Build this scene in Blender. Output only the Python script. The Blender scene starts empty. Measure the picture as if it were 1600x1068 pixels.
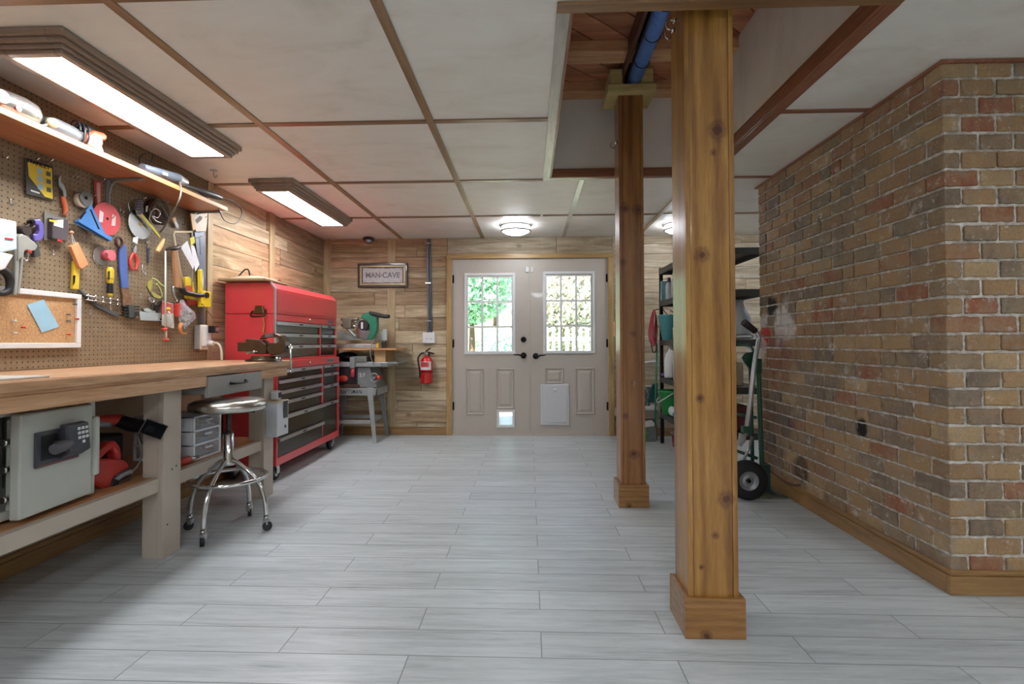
import bpy, math, random
from mathutils import Vector, Matrix, Euler
sc = bpy.context.scene
PI = math.pi
# ---------------------------------------------------------------- camera
FPX, YAW, PIT, ROL, CYP, CH = 770.0, .0352, .0171, -.003, 520.766, 1.075
_fy = Vector((-math.sin(YAW), math.cos(YAW), 0)); _r = Vector((math.cos(YAW), math.sin(YAW), 0))
FW = _fy*math.cos(PIT)+Vector((0, 0, math.sin(PIT))); _u = -_fy*math.sin(PIT)+Vector((0, 0, math.cos(PIT)))
CR = _r*math.cos(ROL)+_u*math.sin(ROL); CU = _u*math.cos(ROL)-_r*math.sin(ROL)
EYE = Vector((0, 0, CH))
cam = bpy.data.cameras.new('camera'); camo = bpy.data.objects.new('camera', cam); sc.collection.objects.link(camo)
cam.sensor_width = 36; cam.lens = FPX/1600*36; cam.shift_y = -(534-CYP)/1600; cam.clip_start = .05; cam.clip_end = 200
mw = Matrix.Identity(4)
for i in range(3):
    mw[i][0] = CR[i]; mw[i][1] = CU[i]; mw[i][2] = -FW[i]; mw[i][3] = EYE[i]
camo.matrix_world = mw
sc.camera = camo
sc.view_settings.view_transform = 'Standard'; sc.view_settings.look = 'None'
sc.view_settings.exposure = EXPO = 1.30
sc.view_settings.gamma = 1; sc.view_settings.use_curve_mapping = False
# ---------------------------------------------------------------- world
w = bpy.data.worlds.new('world'); sc.world = w; w.use_nodes = True
nt = w.node_tree; nt.nodes.clear()
sky = nt.nodes.new('ShaderNodeTexSky'); sky.sky_type = 'NISHITA'; sky.sun_elevation = math.radians(52); sky.sun_rotation = math.radians(200)
sky.sun_disc = True; sky.sun_intensity = .35
bg = nt.nodes.new('ShaderNodeBackground'); bg.inputs[1].default_value = .25
wo = nt.nodes.new('ShaderNodeOutputWorld'); nt.links.new(sky.outputs[0], bg.inputs[0]); nt.links.new(bg.outputs[0], wo.inputs[0])
sc.cycles.max_bounces = 8; sc.cycles.diffuse_bounces = 5; sc.cycles.glossy_bounces = 4; sc.cycles.transparent_max_bounces = 12
sc.cycles.sample_clamp_indirect = 6; sc.cycles.caustics_reflective = False; sc.cycles.caustics_refractive = False
sc.cycles.use_denoising = True
LAMP_TUBE, LAMP_DOME = 15.0, 15.0      # radiance of the lamps' diffusers
# ---------------------------------------------------------------- helpers
def at(px, py, X=None, Y=None, Z=None):
    """point of the place seen at a photo pixel, on the plane X=, Y= or Z="""
    d = FW*FPX+CR*(px-800)-CU*(py-CYP)
    t = X/d.x if X is not None else (Y/d.y if Y is not None else (Z-CH)/d.z)
    return EYE+d*t
def srgb(h):
    if isinstance(h, str):
        h = h.lstrip('#'); h = [int(h[i:i+2], 16)/255 for i in (0, 2, 4)]
    return tuple((c/12.92 if c <= .04045 else ((c+.055)/1.055)**2.4) for c in h)+(1,)
MATS = {}
def nodemat(name):
    m = bpy.data.materials.new(name); m.use_nodes = True
    n = m.node_tree; b = n.nodes['Principled BSDF']
    return m, n, b
def tc(n, kind='Object', scale=(1, 1, 1), loc=(0, 0, 0), rot=(0, 0, 0)):
    t = n.nodes.new('ShaderNodeTexCoord'); mp = n.nodes.new('ShaderNodeMapping')
    mp.inputs['Scale'].default_value = scale; mp.inputs['Location'].default_value = loc; mp.inputs['Rotation'].default_value = rot
    n.links.new(t.outputs[kind], mp.inputs[0]); return mp.outputs[0]
def noise(n, vec, scale=5, detail=3, rough=.5, dist=0):
    t = n.nodes.new('ShaderNodeTexNoise'); t.inputs['Scale'].default_value = scale; t.inputs['Detail'].default_value = detail
    t.inputs['Roughness'].default_value = rough; t.inputs['Distortion'].default_value = dist
    n.links.new(vec, t.inputs['Vector']); return t.outputs['Fac']
def ramp(n, fac, stops, interp='LINEAR'):
    r = n.nodes.new('ShaderNodeValToRGB'); e = r.color_ramp; e.interpolation = interp
    while len(e.elements) < len(stops): e.elements.new(.5)
    for k, (p, c) in enumerate(stops):
        e.elements[k].position = p; e.elements[k].color = c if isinstance(c, tuple) else srgb(c)
    n.links.new(fac, r.inputs[0]); return r.outputs[0]
def mixc(n, fac, a, b, mode='MIX'):
    m = n.nodes.new('ShaderNodeMix'); m.data_type = 'RGBA'; m.blend_type = mode
    for s, v in ((m.inputs[0], fac), (m.inputs[6], a), (m.inputs[7], b)):
        if isinstance(v, (int, float)): s.default_value = v
        elif isinstance(v, (tuple, str)): s.default_value = srgb(v) if isinstance(v, str) else v
        else: n.links.new(v, s)
    return m.outputs[2]
def mathn(n, op, a, b=0.0, c=0.0):
    m = n.nodes.new('ShaderNodeMath'); m.operation = op
    for s, v in zip(m.inputs, (a, b, c)):
        if isinstance(v, (int, float)): s.default_value = v
        else: n.links.new(v, s)
    return m.outputs[0]
def bump(n, b, h, strength=.3, dist=.005):
    t = n.nodes.new('ShaderNodeBump'); t.inputs['Strength'].default_value = strength; t.inputs['Distance'].default_value = dist
    n.links.new(h, t.inputs['Height']); n.links.new(t.outputs[0], b.inputs['Normal'])
def M(name, col=None, rough=.5, metal=0, var=.06, scale=14, bmp=0, emit=0, coat=0, spec=.5, alpha=1, trans=0):
    if name in MATS: return MATS[name]
    m, n, b = nodemat(name); c = srgb(col)
    lo = tuple(x*(1-var*1.6) for x in c[:3])+(1,); hi = tuple(min(1, x*(1+var)) for x in c[:3])+(1,)
    f = noise(n, tc(n), scale, 4)
    n.links.new(ramp(n, f, [(.3, lo), (.7, hi)]), b.inputs['Base Color'])
    b.inputs['Roughness'].default_value = rough; b.inputs['Metallic'].default_value = metal
    b.inputs['Coat Weight'].default_value = coat; b.inputs['Specular IOR Level'].default_value = spec
    b.inputs['Alpha'].default_value = alpha; b.inputs['Transmission Weight'].default_value = trans
    if bmp: bump(n, b, noise(n, tc(n), scale*3, 3), bmp, .002)
    if emit:
        b.inputs['Emission Color'].default_value = c; b.inputs['Emission Strength'].default_value = emit
    MATS[name] = m; return m
def wood(name, stops, axis=0, scale=1.0, rough=.5, knots=None, coat=0, island=False, bmp=.15, tint=None, spec=.5, fine=1.0, rings=0):
    """grain streaks along an axis; island=True shifts the grain and tone per board"""
    if name in MATS: return MATS[name]
    m, n, b = nodemat(name)
    s = [9*scale]*3; s[axis] = .9*scale
    vec = tc(n, scale=tuple(s))
    if island:
        g = n.nodes.new('ShaderNodeNewGeometry'); a = n.nodes.new('ShaderNodeVectorMath'); a.operation = 'MULTIPLY_ADD'
        n.links.new(g.outputs['Random Per Island'], a.inputs[0]); a.inputs[1].default_value = (37, 91, 53); n.links.new(vec, a.inputs[2]); vec = a.outputs[0]
    f1 = noise(n, vec, 1.6, 5, .6, 1.2)
    wv = n.nodes.new('ShaderNodeTexNoise'); wv.inputs['Scale'].default_value = 7*fine; wv.inputs['Detail'].default_value = 6; wv.inputs['Roughness'].default_value = .65
    n.links.new(vec, wv.inputs['Vector'])
    f = mathn(n, 'ADD', mathn(n, 'MULTIPLY', f1, .6), mathn(n, 'MULTIPLY', wv.outputs['Fac'], .4))
    if rings:
        wq = n.nodes.new('ShaderNodeTexWave'); wq.wave_type = 'BANDS'; wq.bands_direction = 'XYZ'[(axis+1) % 3] if axis != 0 else 'Z'
        s3 = [1.0]*3; s3[axis] = .07; v3 = n.nodes.new('ShaderNodeVectorMath'); v3.operation = 'ADD'
        mq = tc(n, scale=tuple(s3)); n.links.new(mq, v3.inputs[0])
        if island:
            sc3 = n.nodes.new('ShaderNodeVectorMath'); sc3.operation = 'SCALE'; sc3.inputs['Scale'].default_value = 1.0
            cx3 = n.nodes.new('ShaderNodeCombineXYZ'); [n.links.new(mathn(n, 'MULTIPLY', g.outputs['Random Per Island'], q), cx3.inputs[i]) for i, q in enumerate((3.1, 5.7, 2.3))]
            n.links.new(cx3.outputs[0], v3.inputs[1])
        n.links.new(v3.outputs[0], wq.inputs['Vector']); wq.inputs['Scale'].default_value = rings; wq.inputs['Distortion'].default_value = 9; wq.inputs['Detail'].default_value = 2.5; wq.inputs['Detail Scale'].default_value = 1.1; wq.inputs['Detail Roughness'].default_value = .6
        f = mathn(n, 'ADD', mathn(n, 'MULTIPLY', f, .72), mathn(n, 'MULTIPLY', wq.outputs['Fac'], .15)); f = mathn(n, 'ADD', f, .06)
    col = ramp(n, f, stops)
    if island and tint:
        tn = ramp(n, g.outputs['Random Per Island'], tint, 'CONSTANT')
        col = mixc(n, 1.0, col, tn, 'MULTIPLY')
    if knots:
        # knots: (list of (x, y, z, radius), colour) in object space
        src = tc(n); wob = noise(n, src, 30, 2)
        for x_, y_, z_, r_ in knots[0]:
            d_ = n.nodes.new('ShaderNodeVectorMath'); d_.operation = 'DISTANCE'; n.links.new(src, d_.inputs[0]); d_.inputs[1].default_value = (x_, y_, z_)
            q_ = mathn(n, 'ADD', mathn(n, 'DIVIDE', d_.outputs['Value'], r_), mathn(n, 'MULTIPLY', mathn(n, 'SUBTRACT', wob, .5), .8))
            col = mixc(n, ramp(n, q_, [(.0, (.95,)*3+(1,)), (.3, (.8,)*3+(1,)), (.42, (.35,)*3+(1,)), (.55, (.5,)*3+(1,)), (.9, (0, 0, 0, 1))]), col, knots[1])
    n.links.new(col, b.inputs['Base Color'])
    b.inputs['Roughness'].default_value = rough; b.inputs['Coat Weight'].default_value = coat; b.inputs['Coat Roughness'].default_value = .15
    b.inputs['Specular IOR Level'].default_value = spec
    bump(n, b, wv.outputs['Fac'], bmp, .003)
    MATS[name] = m; return m
class MB:
    def __init__(s): s.v = []; s.f = []; s.sm = []; s.mi = []; s.cur = 0
    def add(s, vs, fs, smooth=False):
        o = len(s.v); s.v += [Vector(p) for p in vs]
        for q in fs: s.f.append([o+i for i in q]); s.sm.append(smooth); s.mi.append(s.cur)
    def box(s, x0, x1, y0, y1, z0, z1, m=None):
        x0, x1 = sorted((x0, x1)); y0, y1 = sorted((y0, y1)); z0, z1 = sorted((z0, z1))
        vs = [(x, y, z) for z in (z0, z1) for y in (y0, y1) for x in (x0, x1)]
        if m is not None: vs = [m @ Vector(p) for p in vs]
        s.add(vs, [(0, 2, 3, 1), (4, 5, 7, 6), (0, 1, 5, 4), (2, 6, 7, 3), (0, 4, 6, 2), (1, 3, 7, 5)]); return s
    def cyl(s, a, b, r, r2=None, n=16, caps=True):
        a = Vector(a); b = Vector(b); r2 = r if r2 is None else r2
        d = (b-a).normalized(); u = d.orthogonal().normalized(); v = d.cross(u)
        vs = [p+(u*math.cos(2*PI*i/n)+v*math.sin(2*PI*i/n))*q for p, q in ((a, r), (b, r2)) for i in range(n)]
        o = len(s.v); s.add(vs, [(i, (i+1) % n, n+(i+1) % n, n+i) for i in range(n)], True)
        if caps:
            for k, rr in ((0, r), (1, r2)):
                if rr > 1e-6:
                    f = [o+k*n+i for i in range(n)]
                    s.f.append(f[::-1] if k == 0 else f); s.sm.append(False); s.mi.append(s.cur)
        return s
    def tube(s, pts, r, n=8, sub=4, closed=False):
        P = [Vector(p) for p in pts]
        rr = r if isinstance(r, (list, tuple)) else [r]*len(P)
        if sub > 1 and len(P) > 2:
            Q = []; R = []; N = len(P)
            rng = range(N) if closed else range(N-1)
            for i in rng:
                g = (lambda k: P[k % N]) if closed else (lambda k: P[min(max(k, 0), N-1)])
                p0, p1, p2, p3 = g(i-1), g(i), g(i+1), g(i+2)
                for j in range(sub):
                    t = j/sub
                    Q.append(.5*((2*p1)+(p2-p0)*t+(2*p0-5*p1+4*p2-p3)*t*t+(3*p1-p0-3*p2+p3)*t**3))
                    R.append(rr[i]*(1-t)+rr[(i+1) % N]*t)
            if not closed: Q.append(P[-1]); R.append(rr[-1])
            P, rr = Q, R
        N = len(P); vs = []; u = None
        for i, p in enumerate(P):
            a = P[(i-1) % N] if closed or i > 0 else p; b = P[(i+1) % N] if closed or i < N-1 else p
            d = (b-a)
            d = d.normalized() if d.length > 1e-9 else Vector((0, 0, 1))
            if u is None: u = d.orthogonal().normalized()
            else:
                u = u-d*u.dot(d)
                u = u.normalized() if u.length > 1e-6 else d.orthogonal().normalized()
            v = d.cross(u)
            vs += [p+(u*math.cos(2*PI*k/n)+v*math.sin(2*PI*k/n))*rr[i] for k in range(n)]
        fs = []
        for i in range(N if closed else N-1):
            j = (i+1) % N
            fs += [(i*n+k, i*n+(k+1) % n, j*n+(k+1) % n, j*n+k) for k in range(n)]
        o = len(s.v); s.add(vs, fs, True)
        if not closed:
            s.f.append([o+k for k in range(n)][::-1]); s.f.append([o+(N-1)*n+k for k in range(n)]); s.sm += [False, False]; s.mi += [s.cur]*2
        return s
    def lathe(s, prof, c, axis=(0, 0, 1), n=24):
        """prof: list of (radius, height along the axis)"""
        c = Vector(c); d = Vector(axis).normalized(); u = d.orthogonal().normalized(); v = d.cross(u)
        vs = []
        for r, h in prof: vs += [c+d*h+(u*math.cos(2*PI*i/n)+v*math.sin(2*PI*i/n))*max(r, 1e-5) for i in range(n)]
        s.add(vs, [(k*n+i, k*n+(i+1) % n, (k+1)*n+(i+1) % n, (k+1)*n+i) for k in range(len(prof)-1) for i in range(n)], True)
        return s
    def sphere(s, c, r, n=16, m=10, rot=None):
        r = (r, r, r) if isinstance(r, (int, float)) else r; c = Vector(c); vs = []; fs = []
        for j in range(m+1):
            t = PI*j/m
            for i in range(n):
                p = Vector((r[0]*math.sin(t)*math.cos(2*PI*i/n), r[1]*math.sin(t)*math.sin(2*PI*i/n), r[2]*math.cos(t)))
                if rot is not None: p = rot @ p
                vs.append(c+p)
        for j in range(m):
            for i in range(n): fs.append((j*n+i, (j+1)*n+i, (j+1)*n+(i+1) % n, j*n+(i+1) % n))
        s.add(vs, fs, True); return s
    def torus(s, c, axis, R, r, n=24, m=8, a0=0, a1=2*PI):
        d = Vector(axis).normalized(); u = d.orthogonal().normalized(); v = d.cross(u); c = Vector(c)
        full = abs(a1-a0-2*PI) < 1e-6
        return s.tube([c+(u*math.cos(a0+(a1-a0)*i/n)+v*math.sin(a0+(a1-a0)*i/n))*R for i in range(n if full else n+1)], r, m, 1, full)
    def prism(s, pts, off, smooth=False):
        """closed polygon (3D points) extruded by the vector off"""
        P = [Vector(p) for p in pts]; off = Vector(off); n = len(P)
        o = len(s.v); s.add(P+[p+off for p in P], [(i, (i+1) % n, n+(i+1) % n, n+i) for i in range(n)], smooth)
        s.f.append([o+i for i in range(n)][::-1]); s.f.append([o+n+i for i in range(n)]); s.sm += [False, False]; s.mi += [s.cur]*2
        return s
    def build(s, name, mat, parent=None, bev=0, seg=2, flip=False):
        me = bpy.data.meshes.new(name)
        if parent is None:
            if s.v:
                xs = [p.x for p in s.v]; ys = [p.y for p in s.v]; zs = [p.z for p in s.v]
                o = Vector(((min(xs)+max(xs))/2, (min(ys)+max(ys))/2, min(zs)))
        else: o = None
        ob = bpy.data.objects.new(name, me); sc.collection.objects.link(ob)
        if parent is not None:
            inv = MW[parent.name].inverted(); vs = [inv @ p for p in s.v]; ob.parent = parent; MW[ob.name] = MW[parent.name]
        elif KEEP[0]: vs = s.v; MW[ob.name] = Matrix.Identity(4)
        else:
            vs = [p-o for p in s.v]; ob.location = o; MW[ob.name] = Matrix.Translation(o)
        me.from_pydata([tuple(p) for p in vs], [], s.f)
        me.polygons.foreach_set('use_smooth', s.sm)
        for mm in (mat if isinstance(mat, (list, tuple)) else [mat]): me.materials.append(mm)
        if any(s.mi): me.polygons.foreach_set('material_index', s.mi)
        import bmesh as _b
        bm = _b.new(); bm.from_mesh(me); _b.ops.recalc_face_normals(bm, faces=bm.faces); bm.to_mesh(me); bm.free()
        me.update()
        if bev:
            md = ob.modifiers.new('bevel', 'BEVEL'); md.width = bev; md.segments = seg; md.limit_method = 'ANGLE'; md.angle_limit = math.radians(40)
        return ob
KEEP = [False]
MW = {}
def thing(name, label, cat, loc=(0, 0, 0), rz=0, group=None):
    o = bpy.data.objects.new(name, None); sc.collection.objects.link(o); o.empty_display_size = .05
    o.location = loc; o.rotation_euler = (0, 0, rz); MW[o.name] = Matrix.Translation(Vector(loc)) @ Matrix.Rotation(rz, 4, 'Z')
    return tag(o, label, cat, group)
def tag(o, label, cat, group=None):
    o['label'] = label; o['category'] = cat
    if group: o['group'] = group
    return o
def solo(name, mb, mat, label, cat, group=None, bev=0):
    return tag(mb.build(name, mat, None, bev), label, cat, group)
def struct(name, mb, mat, bev=0):
    KEEP[0] = True; o = mb.build(name, mat, None, bev); KEEP[0] = False; o['kind'] = 'structure'; return o
def part(name, mb, mat, parent, bev=0, label=None):
    o = mb.build(name, mat, parent, bev)
    if label: o['label'] = label
    return o
def copy_tree(o, parent=None):
    kids = [c for c in sc.objects if c.parent == o]
    c = o.copy(); sc.collection.objects.link(c); c.parent = parent; MW[c.name] = MW[o.name]
    for k in kids: copy_tree(k, c)
    return c
def text_mesh(body, size, mat, name, parent, loc, rot, extrude=.001, bold=0, font_w=1.0, align='CENTER', shear=0, fit=0):
    cu = bpy.data.curves.new(name, 'FONT'); cu.body = body; cu.size = size; cu.extrude = extrude; cu.align_x = align; cu.align_y = 'CENTER'; cu.offset = bold; cu.shear = shear
    to = bpy.data.objects.new('tmp', cu); sc.collection.objects.link(to)
    dg = bpy.context.evaluated_depsgraph_get(); me = bpy.data.meshes.new_from_object(to.evaluated_get(dg))
    bpy.data.objects.remove(to)
    if fit: font_w = fit/(max(v.co.x for v in me.vertices)-min(v.co.x for v in me.vertices))
    me.transform(Matrix.Diagonal((font_w, 1, 1, 1)))
    ob = bpy.data.objects.new(name, me); sc.collection.objects.link(ob)
    me.materials.clear(); me.materials.append(mat)
    W = Matrix.Translation(Vector(loc)) @ Euler(rot).to_matrix().to_4x4()
    me.transform(MW[parent.name].inverted() @ W); ob.parent = parent; MW[ob.name] = MW[parent.name]
    return ob
random.seed(7)
rnd = random.uniform
# ---------------------------------------------------------------- sizes of the room
XL, D, H = -2.411, 5.70, 2.289
XB, YB, YB2 = 1.793, 2.182, 3.907
XR, YN = 4.4, -3.0            # the room goes on to the side of and behind the camera
DL, DR = at(706, 600, Y=D).x, at(951.5, 600, Y=D).x      # double door opening
DTOP = at(828, 404, Y=D).z
OX0, OX1, OY0, OY1 = .154, 1.28, 1.79, 3.62       # raised opening in the ceiling
RZ = 2.90
# ================================================================ THE SETTING
# ---- floor: 6 x 36 in wood look tiles in running bond
m, n, b = nodemat('wood_look_tile')
j0 = at(841, 885, Z=0).x
v = tc(n, loc=(-(j0-.457), -1.6977, 0))
br = n.nodes.new('ShaderNodeTexBrick'); n.links.new(v, br.inputs['Vector'])
br.offset = .5; br.inputs['Scale'].default_value = 1; br.inputs['Brick Width'].default_value = .914; br.inputs['Row Height'].default_value = .1523
br.inputs['Mortar Size'].default_value = .0022; br.inputs['Mortar Smooth'].default_value = .1; br.inputs['Bias'].default_value = 0
br.inputs['Color1'].default_value = (0, 0, 0, 1); br.inputs['Color2'].default_value = (1, 1, 1, 1); br.inputs['Mortar'].default_value = (.5, .5, .5, 1)
off = n.nodes.new('ShaderNodeVectorMath'); off.operation = 'MULTIPLY_ADD'; n.links.new(br.outputs['Color'], off.inputs[0]); off.inputs[1].default_value = (31, 17, 3)
n.links.new(tc(n, scale=(1.0, 16, 1)), off.inputs[2])
f1 = noise(n, off.outputs[0], 2.0, 6, .66, .6); f2 = noise(n, off.outputs[0], 9, 5, .75)
f = mathn(n, 'ADD', mathn(n, 'MULTIPLY', f1, .65), mathn(n, 'MULTIPLY', f2, .35))
col = ramp(n, f, [(.25, '#7f8789'), (.37, '#a4adaf'), (.48, '#b9c1c3'), (.6, '#c8cfd1'), (.72, '#a9b1b4')])
tone = ramp(n, br.outputs['Color'], [(0, (.92, .92, .92, 1)), (1, (1.03, 1.03, 1.03, 1))])
col = mixc(n, 1, col, tone, 'MULTIPLY')
st = mathn(n, 'MULTIPLY', ramp(n, noise(n, off.outputs[0], 1.1, 3, .5, 1.5), [(.63, (0, 0, 0, 1)), (.69, (1, 1, 1, 1))]), ramp(n, f2, [(.5, (0, 0, 0, 1)), (.6, (1, 1, 1, 1))]))
col = mixc(n, mathn(n, 'MULTIPLY', st, .5), col, '#77736a')
col = mixc(n, br.outputs['Fac'], col, '#82888a')
n.links.new(col, b.inputs['Base Color']); b.inputs['Roughness'].default_value = .36
rr = ramp(n, f, [(.3, (.42,)*3+(1,)), (.7, (.30,)*3+(1,))]); n.links.new(rr, b.inputs['Roughness'])
hh = mathn(n, 'SUBTRACT', mathn(n, 'MULTIPLY', f, .25), br.outputs['Fac']); bump(n, b, hh, .5, .0012)
struct('floor', MB().box(XL-.2, XR+.1, YN-.1, D+.15, -.1, 0), m)
# ---- ceiling of whitewashed plywood sheets, with the raised opening left free
m, n, b = nodemat('ceiling_plywood')
vv = tc(n)
f = noise(n, tc(n, scale=(1.2, 2.4, 1), rot=(0, 0, .6)), 2.0, 6, .6, .8); f2 = noise(n, vv, .9, 2)
col = ramp(n, f, [(.25, '#dbd6cb'), (.45, '#e8e4db'), (.7, '#edebe4')])
col = mixc(n, ramp(n, noise(n, vv, 1.7, 5, .6), [(.60, (0, 0, 0, 1)), (.85, (.5, .5, .5, 1))]), col, '#c3b99f')
n.links.new(col, b.inputs['Base Color']); b.inputs['Roughness'].default_value = .55; bump(n, b, f, .15, .002)
PLY = m
c = MB(); z1 = H+.02
for x0, x1, y0, y1 in ((XL-.1, OX0, YN, D+.1), (OX1, XR, YN, D+.1), (OX0, OX1, YN, OY0), (OX0, OX1, OY1, D+.1)): c.box(x0, x1, y0, y1, H, z1)
struct('ceiling', c, PLY)
r = MB(); r.box(OX0-.02, OX1+.02, OY1, OY1+.015, H+.02, RZ+.1); r.box(OX0-.02, OX1+.02, OY0-.015, OY0, H+.02, RZ+.1)
r.box(OX0-.015, OX0, OY0, OY1, H+.02, RZ+.1); r.box(OX1, OX1+.015, OY0, OY1, H+.02, RZ+.1)
struct('wall_recess', r, PLY)
# battens over the sheet joints
BAT = wood('batten_wood', [(.3, '#6e5233'), (.5, '#8a6a45'), (.7, '#a3825a')], 1, 1.0, .38, coat=.3, bmp=.05)
BATX = wood('batten_wood_cross', [(.3, '#6a4a30'), (.5, '#83603f'), (.7, '#9a7852')], 0, 1.0, .38, coat=.3, bmp=.05)
PALE = wood('pale_glare_trim', [(.3, '#8f8a80'), (.5, '#b3aea4'), (.7, '#c9c6bf')], 1, 1.0, .35, coat=.3, bmp=.05)  # silvery tone is varnish glare put into the trim colour
RED = wood('mahogany_trim', [(.3, '#6b3f2c'), (.5, '#8a563d'), (.7, '#a27050')], 1, 1.2, .45, coat=.2, bmp=.05)
REDX = wood('mahogany_trim_cross', [(.3, '#6f4330'), (.5, '#8d5c42'), (.7, '#a47354')], 0, 1.2, .45, coat=.2, bmp=.05)
def batten(k, x0, x1, y0, y1, mt, th=.008): struct('trim_%d' % k, MB().box(x0, x1, y0, y1, H-th, H), mt, .0015)
bw = .042
batten(1, -1.467-bw, -1.467, YN, D, BAT); batten(2, -.539-bw/2, -.539+bw/2, YN, D, BAT)
xc = at(893, 330, Z=H).x; batten(3, xc-.02, xc+.02, OY1+.05, D, PALE)
xd = at(1035, 330, Z=H).x; batten(4, xd-.02, xd+.02, OY1+.05, D, BAT)
k = 5
for y in (2.65, 3.656, 4.70, 1.64, .63):
    for x0, x1 in ((XL, -1.467-bw), (-1.467, -.539-bw/2), (-.539+bw/2, OX0-.045)):
        batten(k, x0, x1, y, y+.04, BATX, .007); k += 1
for x0, x1 in ((OX0-.02, xc-.02), (xc+.02, xd-.02), (xd+.02, XR)): batten(k, x0, x1, 4.70, 4.735, BATX, .007); k += 1
for y in (2.614, 3.66): batten(k, OX1+.045, XB if y < 3 else XR, y, y+.035, REDX, .007); k += 1
# boards framing the opening: one flat below, one upright inside
for mb, mt in ((MB().box(OX0-.05, OX0, OY0-.045, OY1+.03, H-.012, H), PALE), (MB().box(OX0-.05, OX1+.05, OY0-.05, OY0, H-.014, H-.001), BATX),
               (MB().box(OX1, OX1+.055, OY0, OY1+.03, H-.012, H), RED), (MB().box(OX0, OX1, OY1, OY1+.03, H-.010, H), BATX),
               (MB().box(OX0+.001, OX1-.014, OY1-.014, OY1, H-.008, H+.055), REDX), (MB().box(OX1-.014, OX1, OY0+.001, OY1-.001, H-.010, H+.065), RED),
               (MB().box(OX0, OX0+.014, OY0+.001, OY1-.001, H-.008, H+.055), RED)):
    struct('trim_%d' % k, mb, mt, .002); k += 1
# joists and diagonal decking above the opening
JO = wood('cedar_joist', [(.3, '#a06f4e'), (.5, '#c9966c'), (.7, '#e0b68a')], 0, 1.3, .6, bmp=.1)
yA0, yA1 = at(930, 142, Z=2.86).y, at(930, 159, Z=2.86).y; yB0, yB1 = at(930, 80, Z=2.86).y, at(930, 100, Z=2.86).y
for y0, y1 in ((yA0, yA1), (yB0, yB1), (yB0-.62, yB0-.49)):
    struct('trim_%d' % k, MB().box(OX0-.3, OX1+.3, y0, y1, 2.86, 2.93), JO, .004); k += 1
DK = wood('cedar_decking', [(.25, '#85503a'), (.5, '#b87854'), (.75, '#d8a27a')], 0, 1.2, .6, island=True, bmp=.1, rings=9,
          tint=[(0, (1, 1, 1, 1)), (.35, (.78, .74, .72, 1)), (.6, (1.12, 1.05, 1, 1)), (.8, (.9, .8, .76, 1))])
dk = MB(); ang = math.radians(40)
R_ = Matrix.Translation((.7, 2.7, 0)) @ Matrix.Rotation(ang, 4, 'Z')
for i in range(-12, 13):
    dk.box(-2, 2, i*.147, i*.147+.139, 2.93, 2.955, R_)
dk.box(-2.2, 2.2, -2, 2, 2.96, 2.97, R_)
struct('ceiling_deck', dk, DK)['label'] = 'diagonal red cedar decking above the opening'
# ---- walls of old boards
m, n, b = nodemat('reclaimed_boards')
g = n.nodes.new('ShaderNodeNewGeometry'); RI = g.outputs['Random Per Island']
def board_mat(name, axis, tints):
    m, n, b = nodemat(name)
    g = n.nodes.new('ShaderNodeNewGeometry'); RI = g.outputs['Random Per Island']
    s = [14, 14, 14]; s[axis] = 1.3; a = n.nodes.new('ShaderNodeVectorMath'); a.operation = 'MULTIPLY_ADD'
    n.links.new(RI, a.inputs[0]); a.inputs[1].default_value = (37, 91, 53); n.links.new(tc(n, scale=tuple(s)), a.inputs[2])
    f1 = noise(n, a.outputs[0], 1.3, 6, .65, 1.0)
    s2 = [3, 3, 3]; s2[axis] = 90; saw = noise(n, tc(n, scale=tuple(s2)), 1, 2, .5)
    f = mathn(n, 'ADD', mathn(n, 'MULTIPLY', f1, .93), mathn(n, 'MULTIPLY', saw, .07))
    col = ramp(n, f, [(.28, '#75664f'), (.42, '#9a8a70'), (.55, '#b3a489'), (.7, '#ccc1ab')])
    col = mixc(n, 1, col, ramp(n, RI, tints, 'CONSTANT'), 'MULTIPLY')
    v = n.nodes.new('ShaderNodeTexVoronoi'); n.links.new(tc(n, scale=(2.6, 2.6, 4)), v.inputs['Vector']); v.inputs['Scale'].default_value = 1
    col = mixc(n, ramp(n, v.outputs['Distance'], [(0, (.1, .1, .1, 1)), (.055, (.5, .5, .5, 1)), (.12, (1, 1, 1, 1))]), '#54371f', col)
    n.links.new(col, b.inputs['Base Color']); b.inputs['Roughness'].default_value = .6; b.inputs['Specular IOR Level'].default_value = .3
    bump(n, b, f, .25, .003); return m
T1 = [(0, (1.0, .97, .93, 1)), (.12, (.80, .70, .62, 1)), (.25, (1.22, 1.22, 1.18, 1)), (.36, (.92, .82, .72, 1)), (.48, (1.04, .97, .90, 1)), (.60, (.70, .61, .55, 1)), (.70, (1.08, 1.1, 1.08, 1)), (.80, (.98, .80, .69, 1)), (.92, (.88, .85, .82, 1))]
T2 = [(0, (.98, 1.0, 1.06, 1)), (.2, (.86, .87, .9, 1)), (.4, (1.12, 1.15, 1.22, 1)), (.6, (.95, .93, .93, 1)), (.8, (1.05, 1.08, 1.14, 1))]  # grey plank tone with the daylight's cool cast put into it
BX, BY, BG = board_mat('boards_along_x', 0, T1), board_mat('boards_along_y', 1, T1), board_mat('daylit_grey_boards', 0, T2)
def boards(mb, u0, u1, z0, z1, place, rh=(.115, .16), seedv=1):
    rg = random.Random(seedv); z = z0
    while z < z1-.01:
        hgt = min(rg.uniform(*rh), z1-z)
        if z1-(z+hgt) < .05: hgt = z1-z
        u = u0
        while u < u1-.01:
            L = min(rg.uniform(.6, 1.5), u1-u)
            if u1-(u+L) < .2: L = u1-u
            place(mb, u+.0018, u+L-.0018, z+.0018, z+hgt-.0018, .016+rg.uniform(-.004, .002))
            u += L
        z += hgt
def pY(yface): return lambda mb, u0, u1, z0, z1, t: mb.box(u0, u1, yface+.016-t, yface+.02, z0, z1)
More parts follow.
